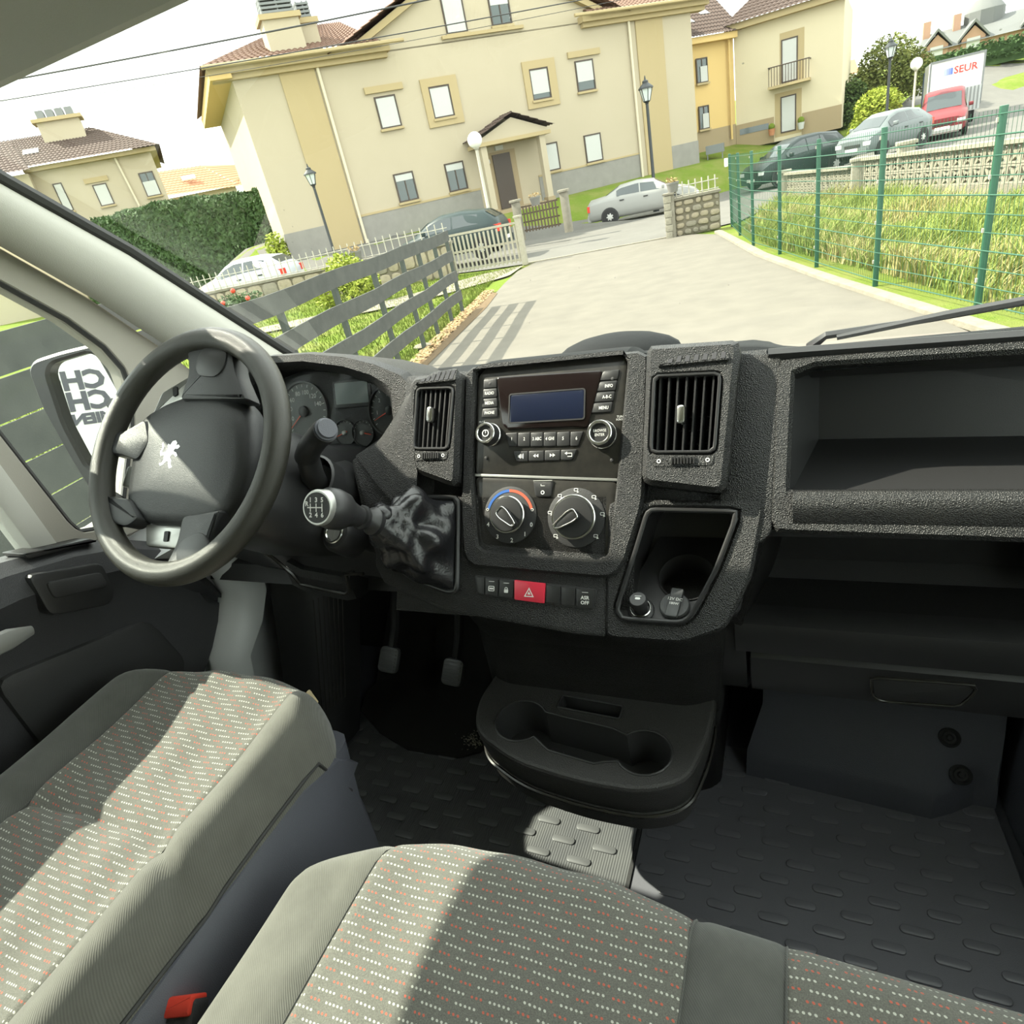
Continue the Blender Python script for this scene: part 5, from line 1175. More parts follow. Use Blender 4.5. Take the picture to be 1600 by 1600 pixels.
lantern(-5.66, 31.0, zt(-5.66, 31), 4.65, 'lantern street lamp behind the silver saloon', 1.35)
lantern(3.55, 36.0, -.75, 3.75, 'distant lantern street lamp before the green tree at the right', 1.1)
def globe_lamp(x, y, z0, H, r, label):
    t = thing('globe_lamp', (x, y, z0), label, 'street lamp', 'globe lamps'); MB(T(x, y, z0)).lathe([(.09, 0), (.09, .8), (.055, .85), (.05, H - r)], 10).build('pole', IRON, t); m = MB(); m.ball((x, y, z0 + H), r, 18, 12); m.build('globe', GLOB, t, ang=80)
    MB(T(x, y, z0 + H - r - .05)).lathe([(.06, 0), (.10, .05), (.10, .08)], 10).build('collar', IRON, t)
globe_lamp(-9.65, 22.0, -.75, 3.33, .24, 'white globe lamp on a pale pole by the entrance porch'); globe_lamp(5.28, 42, -.5, 2.75, .26, 'distant white globe lamp beside the delivery truck')
# ------------------------------------------------------------------ buildings
CREAM = mat('cream_render', (.39, .338, .245), .95, var=(.6, (.41, .355, .26), .3), spec=.2)
OCHR = mat('ochre_render', (.37, .295, .165), .95, spec=.2)
CREAM2 = mat('light_cream_render', (.52, .455, .32), .95, spec=.2)
YELL = mat('warm_yellow_render', (.56, .40, .17), .95, spec=.2)
TANM = mat('tan_plinth', (.29, .225, .135), .95)
PLIN = mat('grey_stone_plinth', (.25, .24, .215), .95, var=(3, (.205, .195, .175), .3))
BLIND = mat('white_blind', (.44, .445, .42), .6); WFR = mat('dark_window_frame', (.045, .030, .020), .5); WGL = mat('window_glass', (.035, .055, .052), .08, spec=.8)
TILE = mat('clay_tile', (.12, .062, .044), .9, var=(5, (.18, .11, .075), .3)); TILEO = mat('orange_tile', (.36, .15, .075), .9, var=(5, (.42, .20, .10), .3)); TILED = mat('brown_tile', (.055, .034, .027), .9, var=(5, (.08, .052, .04), .3))
SLATE = mat('slate_roof', (.13, .135, .13), .9); BRICK = mat('far_brick', (.36, .22, .15), .9); VENT = mat('chimney_vent_metal', (.16, .17, .17), .6); PIPE = mat('cream_pipe', (.55, .49, .37), .7)
def bscale(k): return lambda u, z: (u * k, EYE + (z - EYE) * k)
def roof_tiles(name, a, b, c, d_, par, mt=TILE, rib=.24, course=.42, amp=.045):
    """a,b eave ends; c,d ridge ends (c above b, d above a)"""
    a, b, c, d_ = map(Vector, (a, b, c, d_)); L = max((b - a).length, (c - d_).length); W = max((d_ - a).length, (c - b).length); nu = max(2, int(L / rib)) * 4; nv = max(2, int(W / course)); nn = (b - a).cross(d_ - a).normalized()
    if nn.z < 0: nn = -nn
    m = MB(); vs = []; rows = nv * 2
    for j in range(rows + 1):
        v = (j // 2 + (j % 2) * .97) / nv if j < rows else 1.0
        step = .03 if j % 2 == 0 else 0
        for i in range(nu + 1):
            u = i / nu; p = a.lerp(b, u).lerp(d_.lerp(c, u), v); vs.append(p + nn * (amp * abs(math.sin(math.pi * i / 4)) + step))
    fs = [(j * (nu + 1) + i, j * (nu + 1) + i + 1, (j + 1) * (nu + 1) + i + 1, (j + 1) * (nu + 1) + i) for j in range(rows) for i in range(nu)]
    m.add(vs, fs); o = m.build(name, mt, par, ang=50, kind='stuff', fix=False); return o
def window(F, par, u0, v0, u1, v1, blind=1.0, k=1.0, name='window', sill=True, fw=.06, glass=True):
    o = MB(F).ring([(u0, v0), (u1, v0), (u1, v1), (u0, v1)], [(u0 + fw, v0 + fw), (u1 - fw, v0 + fw), (u1 - fw, v1 - fw), (u0 + fw, v1 - fw)], .0, .05).build(name, WFR, par, ang=0)
    vb = v1 - (v1 - v0) * blind
    if blind > 0: MB(F).box(u0 + fw * .5, u1 - fw * .5, max(vb, v0 + fw * .6), v1 - fw * .5, .005, .035).build('blind', BLIND, o, ang=0)
    if blind < .98: MB(F).box(u0 + fw * .6, u1 - fw * .6, v0 + fw * .6, vb, .003, .022).build('pane', WGL, o, ang=0)
    if blind < .5:
        um = (u0 + u1) / 2; MB(F).box(um - .025, um + .025, v0 + fw, vb, .02, .045).build('mullion', WFR, o, ang=0)
    if sill: MB(F).box(u0 - .05, u1 + .05, v0 - .09, v0, 0, .12).build('sill', OCHR, o, ang=0)
    return o
BF_ = frame(FO, tuple(FE), (0, 0, 1)); B = bscale(1.08)
mb_ = thing('apartment_house', tuple(FO + FE * -10.8 + Vector((0, 0, .0))), 'large cream apartment house with central gable and entrance porch across the street', 'building')
def bx_(name, mt, u0, z0, u1, z1, w0, w1, par=mb_):
    (a, b), (c, e) = B(u0, z0), B(u1, z1); return MB(BF_).box(a, c, b, e, w0, w1).build(name, mt, par, ang=0)
bx_('wall', CREAM, -20.0, .1, 0.05, 6.35, -10, 0)
# plinth pieces and pilasters
for (a, b) in ((-20.02, -18.40), (-17.05, -11.60), (-8.75, -3.30), (-1.55, .07)): bx_('plinth', PLIN, a, -.2, b, 1.12, -10.02, .035)
bx_('plinth_band', OCHR, -17.05, 1.12, -11.60, 1.20, -.1, .05); bx_('plinth_band', OCHR, -8.75, 1.10, -3.30, 1.17, -.1, .05)
bx_('pilaster', OCHR, -18.38, -.2, -17.10, 6.3, -.1, .06); bx_('pilaster', OCHR, -2.98, -.2, -1.55, 6.5, -.1, .06)
for u in (-16.98, -3.35):
    a, b = B(u, 6.3); _, e = B(u, .1); m = MB(BF_); m.tube([(a, b, .10), (a, e, .10)], .06, 8); m.build('downpipe', PIPE, mb_)
gw = MB(BF_).prism([B(-16.3, 6.3), B(-3.7, 6.3), B(-10.0, 9.15)], -9.9, 0).build('gable_wall', CREAM, mb_, ang=0)
for (u0, u1) in ((-20.75, -14.2), (-5.8, .8)):
    bx_('cornice', OCHR, u0, 6.28, u1, 6.50, -.2, .42); bx_('cornice_moulding', OCHR, u0 + .1, 6.12, u1 - .1, 6.30, -.2, .22)
for s in (-1, 1):
    a, b = B(-10 + s * 5.3, 6.72), B(-10, 9.12); a2, b2 = B(-10 + s * 5.3, 6.50), B(-10, 8.88); m = MB(BF_); m.prism([a, b, b2, a2], -.05, .26); m.build('gable_moulding', OCHR, mb_, ang=0)
    e0 = BF_ @ Vector((*B(-10 + s * 6.55, 6.36), .55)); e1 = BF_ @ Vector((*B(-10 + s * 6.55, 6.36), -9.5)); r0 = BF_ @ Vector((*B(-10, 9.28), .55)); r1 = BF_ @ Vector((*B(-10, 9.28), -9.5)); roof_tiles('roof_tiles', e0, e1, r1, r0, mb_)
    ue, ui = (-20.9, -14.5) if s < 0 else (.95, -5.5)
    q = lambda u, z, w_: BF_ @ Vector((*B(u, z), w_))
    hip = -17.0 if s < 0 else -3.0
    roof_tiles('roof_tiles', q(ue, 6.52, .60), q(ui, 6.52, .60), q(ui, 8.3, -4.6), q(hip, 8.3, -4.6), mb_)
    roof_tiles('roof_tiles', q(ue, 6.52, .60), q(ue, 6.52, -10), q(hip, 8.3, -5.2), q(hip, 8.3, -4.6), mb_)
    m = MB(); m.tube([q(ue, 6.49, .66), q(ui + s * -.8, 6.49, .66)], .07, 6); m.build('gutter', OCHR, mb_)
bx_('eave_soffit', YELL, -20.75, 6.15, -20.0, 6.5, -10, .4)
for (u0, u1, z0, z1, w_) in ((-18.36, -17.09, 6.4, 7.80, -.10), (-17.00, -16.38, 6.5, 7.72, -.75)):
    ch = bx_('chimney', CREAM, u0, z0, u1, z1, w_ - 1.0, w_); bx_('chimney_cap', OCHR, u0 - .10, z1 - .10, u1 + .10, z1 + .06, w_ - 1.1, w_ + .1, ch)
    for k in range(4): bx_('chimney_slat', VENT, u0 + .08, z1 + .10 + k * .12, u1 - .08, z1 + .17 + k * .12, w_ - .9, w_ - .05, ch)
    for u in (u0 + .08, (u0 + u1) / 2, u1 - .14): bx_('chimney_strut', VENT, u, z1 + .06, u + .05, z1 + .58, w_ - .8, w_ - .1, ch)
for (u0, z0, u1, z1, bl, lint, sur) in ((-15.18, 3.90, -14.33, 4.97, 1, 1, 0), (-12.95, 3.92, -12.06, 5.0, 1, 0, 1), (-15.20, 1.30, -14.36, 2.34, .27, 0, 0), (-12.98, 1.27, -12.13, 2.33, .27, 0, 0), (-11.70, 6.56, -10.80, 7.75, 1, 0, 0), (-9.73, 6.62, -8.83, 7.75, .42, 0, 0),
                                        (-8.45, 3.92, -7.55, 5.03, .80, 0, 1), (-6.22, 3.93, -5.31, 5.05, .68, 1, 0), (-8.50, 1.22, -7.61, 2.30, 1, 0, 0), (-6.24, 1.20, -5.36, 2.30, 1, 0, 0)):
    (a, b), (c, e) = B(u0, z0), B(u1, z1); wn = window(BF_, mb_, a, b, c, e, bl)
    if lint: bx_('lintel', OCHR, u0 - .30, z1 + .12, u1 + .38, z1 + .34, 0, .10, wn)
    if sur:
        A0, B0 = B(u0 - .28, z0 - .28); A1, B1 = B(u1 + .36, z1 + .28); MB(BF_).ring([(A0, B0), (A1, B0), (A1, B1), (A0, B1)], [(a, b), (c, b), (c, e), (a, e)], 0, .07).build('surround', OCHR, wn, ang=0)
bx_('attic_sill_band', OCHR, -11.95, 6.42, -8.4, 6.53, 0, .13)
# entrance porch
pr = MB(BF_).prism([B(-11.7, 2.72), B(-8.55, 2.72), B(-8.55, 2.84), B(-10.12, 3.42), B(-11.7, 2.84)], .0, 1.1).build('porch_gable', CREAM, mb_, ang=0)
bx_('porch_beam', OCHR, -11.8, 2.60, -8.45, 2.74, 0, 1.2, pr)
for s in (-1, 1):
    q = lambda u, z, w_: BF_ @ Vector((*B(u, z), w_)); roof_tiles('porch_tiles', q(-10.12 + s * 1.85, 2.86, 1.30), q(-10.12 + s * 1.85, 2.86, 0), q(-10.12, 3.56, 0), q(-10.12, 3.56, 1.30), pr, TILED)
for u in (-11.55, -8.85): bx_('porch_column', CREAM, u - .12, .05, u + .14, 2.62, .8, 1.1, pr); bx_('column_base', TANM, u - .17, .05, u + .19, .28, .75, 1.15, pr)
bx_('door_recess', TANM, -10.95, .15, -9.70, 2.38, 0, .03, pr); dr_ = bx_('entrance_door', WFR, -10.80, .20, -9.98, 2.28, .02, .09, pr)
bx_('step', TANM, -11.4, -.15, -9.2, .18, 0, 1.3, pr); bx_('wall_lamp', BLIND, -10.6, 2.42, -10.25, 2.58, 0, .12, pr); bx_('mailbox', BLIND, -11.12, 2.0, -10.95, 2.15, 0, .1, pr)

# balcony house
BO = Vector((-3.08, 43, 0)); BE = Vector((.995, -.10, 0)).normalized(); BB = frame(BO, tuple(BE), (0, 0, 1)); WW = frame(BO, tuple(FE), (0, 0, 1))
hb = thing('balcony_house', tuple(BO + Vector((2.5, 3, .5))), 'cream house with a small railed balcony at the right of the apartment house', 'building')
def hx(name, mt, F, u0, z0, u1, z1, w0, w1, par=hb): return MB(F).box(u0, u1, z0, z1, w0, w1).build(name, mt, par, ang=0)
hx('wall', CREAM2, BB, 0, .2, 5.2, 6.0, -9, 0); hx('plinth', TANM, BB, -.02, .2, 1.95, 1.42, -.2, .03); hx('plinth', TANM, BB, 3.35, .2, 5.23, 1.28, -.2, .03)
wg = hx('wing_wall', YELL, WW, -9.0, .2, .0, 5.6, -8, -.05); hx('wing_plinth', TANM, WW, -9, .2, .0, 1.5, -.3, -.02)
hx('cornice', OCHR, BB, -.4, 5.72, 5.6, 6.02, -.3, .45); hx('wing_cornice', YELL, WW, -9, 5.42, -.1, 5.70, -.2, .4)
for (u0, z0, u1, z1) in ((-2.60, 3.72, -1.85, 4.83), (-2.60, 1.58, -1.90, 2.68)):
    wn = window(WW, hb, u0, z0, u1, z1, 0, name='window'); hx('blind', BLIND, WW, u0 + .25, z0 + .05, u1 - .05, z0 + (z1 - z0) * .66, .0, .06, wn)
dd = window(BB, hb, 2.33, 2.85, 3.12, 4.76, 1, name='balcony_door', sill=False); hx('surround', OCHR, BB, 2.26, 2.85, 3.42, 5.05, -.1, .012, dd)
ld = window(BB, hb, 2.29, .55, 3.06, 2.25, 1, name='door', sill=False); hx('surround', OCHR, BB, 2.0, .4, 3.32, 2.45, -.1, .01, ld)
bal = hx('balcony_slab', OCHR, BB, 1.75, 2.68, 3.75, 2.80, -.1, .75)
for k in range(15): m = MB(BB); u = 1.80 + k * .136; m.tube([(u, 2.8, .70), (u, 3.62, .70)], .016, 5); m.build('baluster', WFR, bal)
m = MB(BB); m.tube([(1.77, 3.64, 0), (1.77, 3.64, .70), (3.72, 3.64, .70), (3.72, 3.64, 0)], .03, 6); m.build('handrail', WFR, bal)
hx('basement_window', WGL, BB, .18, .90, 1.68, 1.18, 0, .05)
q = lambda F, u, z, w_: F @ Vector((u, z, w_))
roof_tiles('roof_tiles', q(BB, -.55, 5.95, .6), q(BB, 5.75, 5.95, .6), q(BB, 4.6, 8.6, -5), q(BB, 2.0, 8.6, -5), hb, TILED)
roof_tiles('roof_tiles', q(WW, -9.4, 5.66, .5), q(WW, .2, 5.66, .5), q(WW, 2.0, 8.4, -4), q(WW, -9.4, 8.4, -4), hb, TILED)
for (u, z) in ((-2.35, 6.55), (-.75, 6.95)):
    m = MB(WW); w_ = .5 - (z - 5.66) / 2.74 * 4.5; m.add([(u, z, w_ + .12), (u + .6, z, w_ + .12), (u + .6, z + .42, w_ - .56), (u, z + .42, w_ - .56), (u, z, w_ - .1), (u + .6, z, w_ - .1), (u + .6, z + .42, w_ - .8), (u, z + .42, w_ - .8)], [(0, 1, 2, 3), (4, 7, 6, 5), (0, 4, 5, 1), (1, 5, 6, 2), (2, 6, 7, 3), (3, 7, 4, 0)]); m.build('skylight', BLIND, hb, ang=0)
m = MB(WW); m.tube([(-.45, 5.6, .12), (-.45, .8, .12)], .06, 8); m.build('downpipe', YELL, hb)
for (x, y, z, lb, mt) in ((-1.25, 42.5, .55, 'terracotta flower pot beside the balcony house door', TILEO), (.2, 42.35, .55, 'white flower pot at the balcony house door', BLIND)):
    t = thing('flower_pot', (x, y, z), lb, 'flower pot'); MB(T(x, y, z)).lathe([(.13, 0), (.18, .32), (.15, .32), (.001, .3)], 12).build('pot', mt, t); m = MB(); m.ball((x, y, z + .42), .17, 8, 6); m.build('plant', LAWN, t)
ab = thing('barbecue_box', (-3.9, 39.8, .2), 'dark metal box on legs on the lawn before the balcony house', 'box'); MB().box(-4.4, -3.5, 39.6, 40.1, .35, .75).build('body', VENT, ab, ang=0)
for x in (-4.35, -3.6): MB().box(x, x + .05, 39.65, 39.7, .0, .36).build('leg', VENT, ab, ang=0)

# left house
HO = Vector((-33.8, 32, 0)); HF = frame(HO, tuple(FE), (0, 0, 1))
hl = thing('brown_roofed_house', tuple(HO + FE * -4), 'cream house with brown tiled roof and wide chimney above the hedge at the left', 'building')
hx('wall', CREAM, HF, -6.9, -.5, -.45, 6.95, -8, 0, hl); hx('wing_wall', CREAM, HF, -12, -.5, -6.7, 6.7, -6, .9, hl)
hx('cornice', OCHR, HF, -6.9, 6.80, -.1, 7.02, -8.3, .4, hl)
for (u0, z0, u1, z1, bl) in ((-5.92, 4.68, -5.45, 6.12, .4), (-4.06, 4.6, -3.32, 5.72, 1), (-1.53, 4.62, -.74, 5.88, 0)):
    wn = window(HF, hl, u0, z0, u1, z1, bl)
    if bl < 1: hx('blind', BLIND, HF, u0 + .05, z0 + .05, u1 - .05, z0 + (z1 - z0) * .62, .0, .06, wn)
    if bl == 1: hx('lintel', OCHR, HF, u0 - .3, z1 + .1, u1 + .2, z1 + .35, 0, .08, wn)
roof_tiles('roof_tiles', q(HF, -7.1, 6.98, .7), q(HF, .15, 6.98, .7), q(HF, -3.1, 9.0, -4), q(HF, -7.4, 9.0, -4), hl, TILED)
roof_tiles('roof_tiles', q(HF, .15, 6.98, .7), q(HF, .15, 6.98, -8.5), q(HF, -3.1, 9.0, -5), q(HF, -3.1, 9.0, -4), hl, TILED)
roof_tiles('roof_tiles', q(HF, -13, 6.75, 1.5), q(HF, -6.4, 6.75, 1.5), q(HF, -7.4, 9.0, -4), q(HF, -13, 9.0, -4), hl, TILED)
ch = hx('chimney', CREAM, HF, -5.6, 8.2, -3.4, 9.45, -3.6, -2.6, hl); hx('chimney_cap', OCHR, HF, -5.8, 9.4, -3.2, 9.58, -3.8, -2.4, ch)
for k in range(4): hx('chimney_vent', VENT, HF, -5.45 + k * .5, 9.58, -5.05 + k * .5, 10.0, -3.5, -2.7, ch)
m = MB(HF); w_ = .7 - (7.9 - 6.98) / 2.02 * 4.7; m.add([(-6.75, 7.85, w_ + .3), (-5.95, 7.85, w_ + .3), (-5.95, 8.15, w_ - .35), (-6.75, 8.15, w_ - .35)], [(0, 1, 2, 3)]); m.build('skylight', BLIND, hl, ang=0, fix=False)
m = MB(HF); m.tube([(-2.35, 6.9, .1), (-1.9, 1, .1)], .06, 6); m.build('downpipe', PIPE, hl)
# orange roofed house further back
h2 = thing('orange_roofed_house', (-41, 44, 0), 'low house with orange tiled roof between hedge and conifer', 'building')
q2 = lambda u, z, w_: (frame((-43.5, 40, 0), tuple(FE), (0, 0, 1)) @ Vector((u, z, w_)))
roof_tiles('roof_tiles', q2(-.8, 5.35, 1.0), q2(5.6, 5.05, .4), q2(3.6, 7.25, -4), q2(-2.5, 7.5, -4), h2, TILEO, .3, .5)
roof_tiles('roof_tiles', q2(5.6, 5.05, .4), q2(9.5, 5.6, -5), q2(6.8, 7.1, -7), q2(3.6, 7.25, -4), h2, TILEO, .3, .5)
m = MB(frame((-43.5, 40, 0), tuple(FE), (0, 0, 1))); m.box(-.4, 5.2, 0, 5.2, -7, .1); m.build('wall', CREAM, h2, ang=0)
m = MB(frame((-43.5, 40, 0), tuple(FE), (0, 0, 1))); m.add([(1.7, 6.28, -.9), (2.7, 6.28, -.9), (2.7, 6.62, -1.6), (1.7, 6.62, -1.6)], [(0, 1, 2, 3)]); m.build('skylight', BLIND, h2, ang=0, fix=False)
# far hill houses at the right
t = thing('hilltop_house', (14, 82, 2.5), 'long grey roofed brick house on the hilltop at the far right', 'building')
F = frame((10.6, 82, 0), (1, -.05, 0), (0, 0, 1)); hx('wall', BRICK, F, 0, 1.5, 26, 4.1, -7, 0, t)
m = MB(F); m.add([(-.6, 4.0, .5), (26.6, 4.0, .5), (26, 6.1, -4), (.6, 5.6, -4), (-.6, 4, -8), (26.6, 4, -8)], [(0, 1, 2, 3), (3, 2, 5, 4), (0, 3, 4), (1, 5, 2)]); m.build('roof', SLATE, t, ang=0)
for k, u in enumerate((1.2, 4.0, 8.6, 12.0, 15.5, 19)):
    m = MB(F); m.prism([(u - .9, 3.2), (u + .9, 3.2), (u + .9, 4.3), (u, 5.2), (u - .9, 4.3)], -3, .25); dm = m.build('dormer', BRICK, t, ang=0); hx('dormer_window', BLIND, F, u - .5, 3.25, u + .5, 4.3, .25, .32, dm)
    m = MB(F); m.prism([(u - 1.2, 4.1), (u, 5.45), (u + 1.2, 4.1), (u + 1.2, 4.3), (u, 5.7), (u - 1.2, 4.3)], -3, .5); m.build('dormer_roof', SLATE, dm, ang=0)
for u in (.3, 2.7): hx('chimney', BRICK, F, u, 4.5, u + .6, 6.6, -4, -3, t)
m = MB(F); m.loft([[(5.2 + x * k, z, -4 + y * k) for (x, y) in circ(1.6, 10)] for z, k in ((4.8, 1), (6.4, 1), (7.2, .6), (7.6, .1))]); m.build('turret', SLATE, t)
t = thing('white_cottage', (3.2, 62, 1), 'small white house with orange roof behind the trees at the right', 'building')
F = frame((-.5, 64, 0), (1, 0, 0), (0, 0, 1)); hx('wall', BLIND, F, 0, .5, 4.5, 3.2, -4, 0, t); m = MB(F); m.add([(-.3, 3.2, .4), (4.8, 3.2, .4), (4.6, 4.2, -2), (-.1, 4.2, -2)], [(0, 1, 2, 3)]); m.build('roof', TILEO, t, ang=0)
hx('gable_window', WGL, F, 3.0, 2.0, 3.5, 2.8, 0, .05, t)
m = MB().grid(20, 6, lambda u, v: (-20 + 70 * u, 95 + 25 * v, 2.0 + 3.2 * math.sin(math.pi * (u * .9 + .15)) * math.sin(math.pi * v * .5) + 1.0 * math.sin(u * 17))); o = m.build('far_hill', mat('hazy_hill', (.20, .21, .16), .95), None); tag(o, 'hazy hill behind the houses at the far right', kind='structure')
# ------------------------------------------------------------------ vegetation
def leafmat(name, a, b, back=.3):
    t = NT(name); t.set('Base Color', t.ramp(t.noise(3.0, 3), [(.3, a), (.7, b)])); t.set('Roughness', .7); t.set('Specular IOR Level', .2); t.set('Subsurface Weight', 0); return t.m
HEDG = leafmat('hedge_leaves', (.035, .070, .022), (.060, .105, .034)); CONI = leafmat('conifer_needles', (.075, .115, .060), (.13, .17, .095)); TREEG = leafmat('tree_leaves', (.10, .13, .03), (.18, .19, .055))
BUSHY = leafmat('bright_leaves', (.22, .28, .035), (.34, .38, .06)); DARKG = leafmat('dark_leaves', (.04, .075, .02), (.08, .12, .035)); DRYG = leafmat('dry_grass_blades', (.30, .28, .10), (.42, .36, .17)); GRNG = leafmat('green_grass_blades', (.165, .225, .045), (.26, .30, .075)); BARK = mat('bark', (.09, .065, .045), .95)
FLOW = mat('red_flower', (.6, .06, .03), .7)
def leaves(mb, blobs, n, size, seed, flat=.0, shell=.55):
    r_ = random.Random(seed); vol = [b[1] * b[2] * b[3] for b in blobs]; tot = sum(vol)
    for (c, rx, ry, rz), v in zip(blobs, vol):
        for _ in range(int(n * v / tot)):
            d = Vector((r_.gauss(0, 1), r_.gauss(0, 1), r_.gauss(0, 1))).normalized(); k = shell + (1 - shell) * r_.random() ** .6; p = Vector((c[0] + d.x * rx * k, c[1] + d.y * ry * k, c[2] + d.z * rz * k))
            a = Vector((r_.gauss(0, 1), r_.gauss(0, 1), r_.gauss(0, .6))).normalized(); b = a.cross(Vector((r_.gauss(0, 1), r_.gauss(0, 1), r_.gauss(0, 1)))).normalized(); s = size * r_.uniform(.6, 1.3)
            mb.add([p - a * s, p + b * s * .45, p + a * s, p - b * s * .45], [(0, 1, 2, 3)])
    return mb
def tree(name, label, cat, base, blobs, n, size, mt, seed, trunk=.12, group=None, shell=.5):
    t = thing(name, base, label, cat, group); leaves(MB(), blobs, n, size, seed, shell=shell).build('foliage', mt, t, ang=0, kind='stuff', fix=False)
    c = blobs[0][0]; m = MB(); m.tube([base, (base[0] + (c[0] - base[0]) * .5, base[1] + (c[1] - base[1]) * .5, (base[2] + c[2]) / 2), tuple(c)], [trunk, trunk * .75, trunk * .4], 8); m.build('trunk', BARK, t); return t
# hedge: boxy body with leaf shell
hd = thing('hedge', (-27, 25, -.5), 'tall clipped dark green hedge beside the apartment house', 'hedge')
hp0, hp1 = Vector((-36, 25.5)), Vector((-21.9, 25.6))
m = MB(); r_ = random.Random(4)
def hz(u): return 3.62 - .6 * sm(.45, 1, u) + .06 * math.sin(u * 40)
def hp3(u, v, w_): p = hp0.lerp(hp1, u); return Vector((p.x, p.y + w_, -1.2 + (hz(u) + 1.2) * v))
m.loft([[tuple(hp3(u, v, w_)) for (v, w_) in ((0, -.0), (.9, .08), (.985, .25), (.985, 1.3), (0, 1.5))] for u in [i / 30 for i in range(31)]]); m.build('core', DARKG, hd, ang=60)
m = MB()
for _ in range(17000):
    u = r_.random(); f = r_.random()
    if f < .80: p = hp3(u, r_.random(), -.05 - r_.random() * .10)
    elif f < .94: p = hp3(u, 1, r_.uniform(0, 1.3)); p.z += r_.uniform(-.05, .12)
    else: p = hp3(1, r_.random(), r_.uniform(0, 1.3)); p.x += r_.uniform(-.05, .15)
    a = Vector((r_.gauss(0, 1), r_.gauss(0, .6), r_.gauss(.4, 1))).normalized(); b = a.cross(Vector((r_.gauss(0, 1), 1, r_.gauss(0, 1)))).normalized(); s = r_.uniform(.07, .16); m.add([p - a * s, p + b * s * .5, p + a * s, p - b * s * .5], [(0, 1, 2, 3)])
m.build('foliage', HEDG, hd, ang=0, kind='stuff', fix=False)
# conifer with drooping layered boughs
cn = thing('conifer', (-29.3, 34, 0), 'grey green conifer rising between hedge and apartment house', 'tree'); m = MB(); m.tube([(-29.3, 34, -.5), (-29.2, 34, 7.0)], [.22, .04], 8); m.build('trunk', BARK, cn)
m = MB(); r_ = random.Random(21)
for k in range(46):
    z = 1.5 + 5.0 * k / 46; L = 2.6 * (1 - (z - 1.5) / 5.6) + .35; a = r_.random() * 6.28; dv = Vector((math.cos(a), math.sin(a), 0))
    for q_ in range(110):
        s = r_.random(); p = Vector((-29.25, 34, z)) + dv * L * s + Vector((0, 0, .35 * s - .55 * s * s)) + Vector((r_.gauss(0, .13), r_.gauss(0, .13), r_.gauss(0, .06))); d = (dv + Vector((r_.gauss(0, .5), r_.gauss(0, .5), r_.gauss(-.25, .3)))).normalized(); b = d.cross(Vector((0, 0, 1))).normalized(); l = r_.uniform(.10, .22); m.add([p, p + d * l * .5 + b * .022, p + d * l, p + d * l * .5 - b * .022], [(0, 1, 2, 3)])
m.build('foliage', CONI, cn, ang=0, kind='stuff', fix=False)
rw = thing('garden_railing', (-23, 27, 2.3), 'thin metal railing on an orange wall beside the conifer', 'railing'); m = MB(); m.box(-22.6, -20.4, 26.4, 26.7, 2.2, 2.9); m.build('wall', YELL, rw, ang=0)
for k in range(9): m = MB(); m.tube([(-22.6 + k * .2, 26.5, 2.9), (-22.6 + k * .2, 26.5, 3.9)], .02, 4); m.build('bar', VENT, rw)
# right side trees
tree('tree', 'tall loose tree with yellow green crown behind the grey hatchback', 'tree', (4.9, 50, .2), [((4.9, 50, 2.6), 1.7, 1.6, 1.7), ((3.4, 49.5, 1.7), 1.2, 1.2, 1.2), ((6.2, 50, 2.0), 1.1, 1.1, 1.3)], 6500, .12, TREEG, 31, .2, shell=.3)
tree('shrub', 'dark leafy shrub at the corner of the balcony house', 'shrub', (2.7, 46, .3), [((2.75, 46, 1.3), .85, .8, 1.1), ((2.4, 45, .7), .5, .5, .7)], 3000, .11, DARKG, 32, .08, shell=.3)
tree('bush', 'rounded bright yellow green bush before the tall tree', 'bush', (3.3, 38.2, -.5), [((3.4, 38.2, .85), 1.0, .8, .75), ((2.85, 38.0, .2), .65, .6, .6), ((2.6, 37.6, -.2), .55, .5, .45)], 5000, .085, BUSHY, 33, .08, shell=.35)
tree('bush', 'bright green garden bush behind the plank fence', 'bush', (-11.0, 14.9, -1.0), [((-11.05, 15.0, -.1), .62, .55, .52), ((-10.5, 14.8, -.45), .55, .5, .45), ((-11.7, 14.9, -.55), .5, .45, .4)], 2600, .07, BUSHY, 34, .04, shell=.3)
tree('bush', 'yellow leaved bush at the left building corner', 'bush', (-19.7, 22.9, -.5), [((-19.75, 22.75, .55), .45, .45, .8)], 900, .09, BUSHY, 35, .04, shell=.2)
rb = tree('rose_bush', 'low flowering bush with red blooms before the boundary wall', 'bush', (-15.2, 15.2, -.9), [((-15.3, 15.2, -.45), 1.3, .4, .35), ((-17.2, 15.0, -.4), .9, .4, .3)], 1700, .07, HEDG, 36, .03, shell=.2)
for (x, y, z) in ((-15.1, 14.95, -.02), (-15.6, 14.9, -.3), (-17.0, 14.8, -.12), (-17.4, 14.8, -.25), (-14.6, 14.9, -.28)): m = MB(); m.ball((x, y, z), .07, 8, 6); m.build('bloom', FLOW, rb)
m = MB().loft([[(x, y, z) for (y, z) in ((0 + yy, 1.6), (0 + yy, 3.1 - .02 * x), (1.2 + yy, 3.1 - .02 * x), (1.2 + yy, 1.6))] for x, yy in ((7.9, 60), (12, 60.3), (18, 61), (26, 62))]); leaves(m, [((12, 60.2, 2.5), 5, .5, .6)], 1200, .15, 41); o = m.build('far_hedge', HEDG, None, ang=0, org_at=(12, 60, 1.6)); tag(o, 'long dark clipped hedge below the hilltop house', 'hedge')
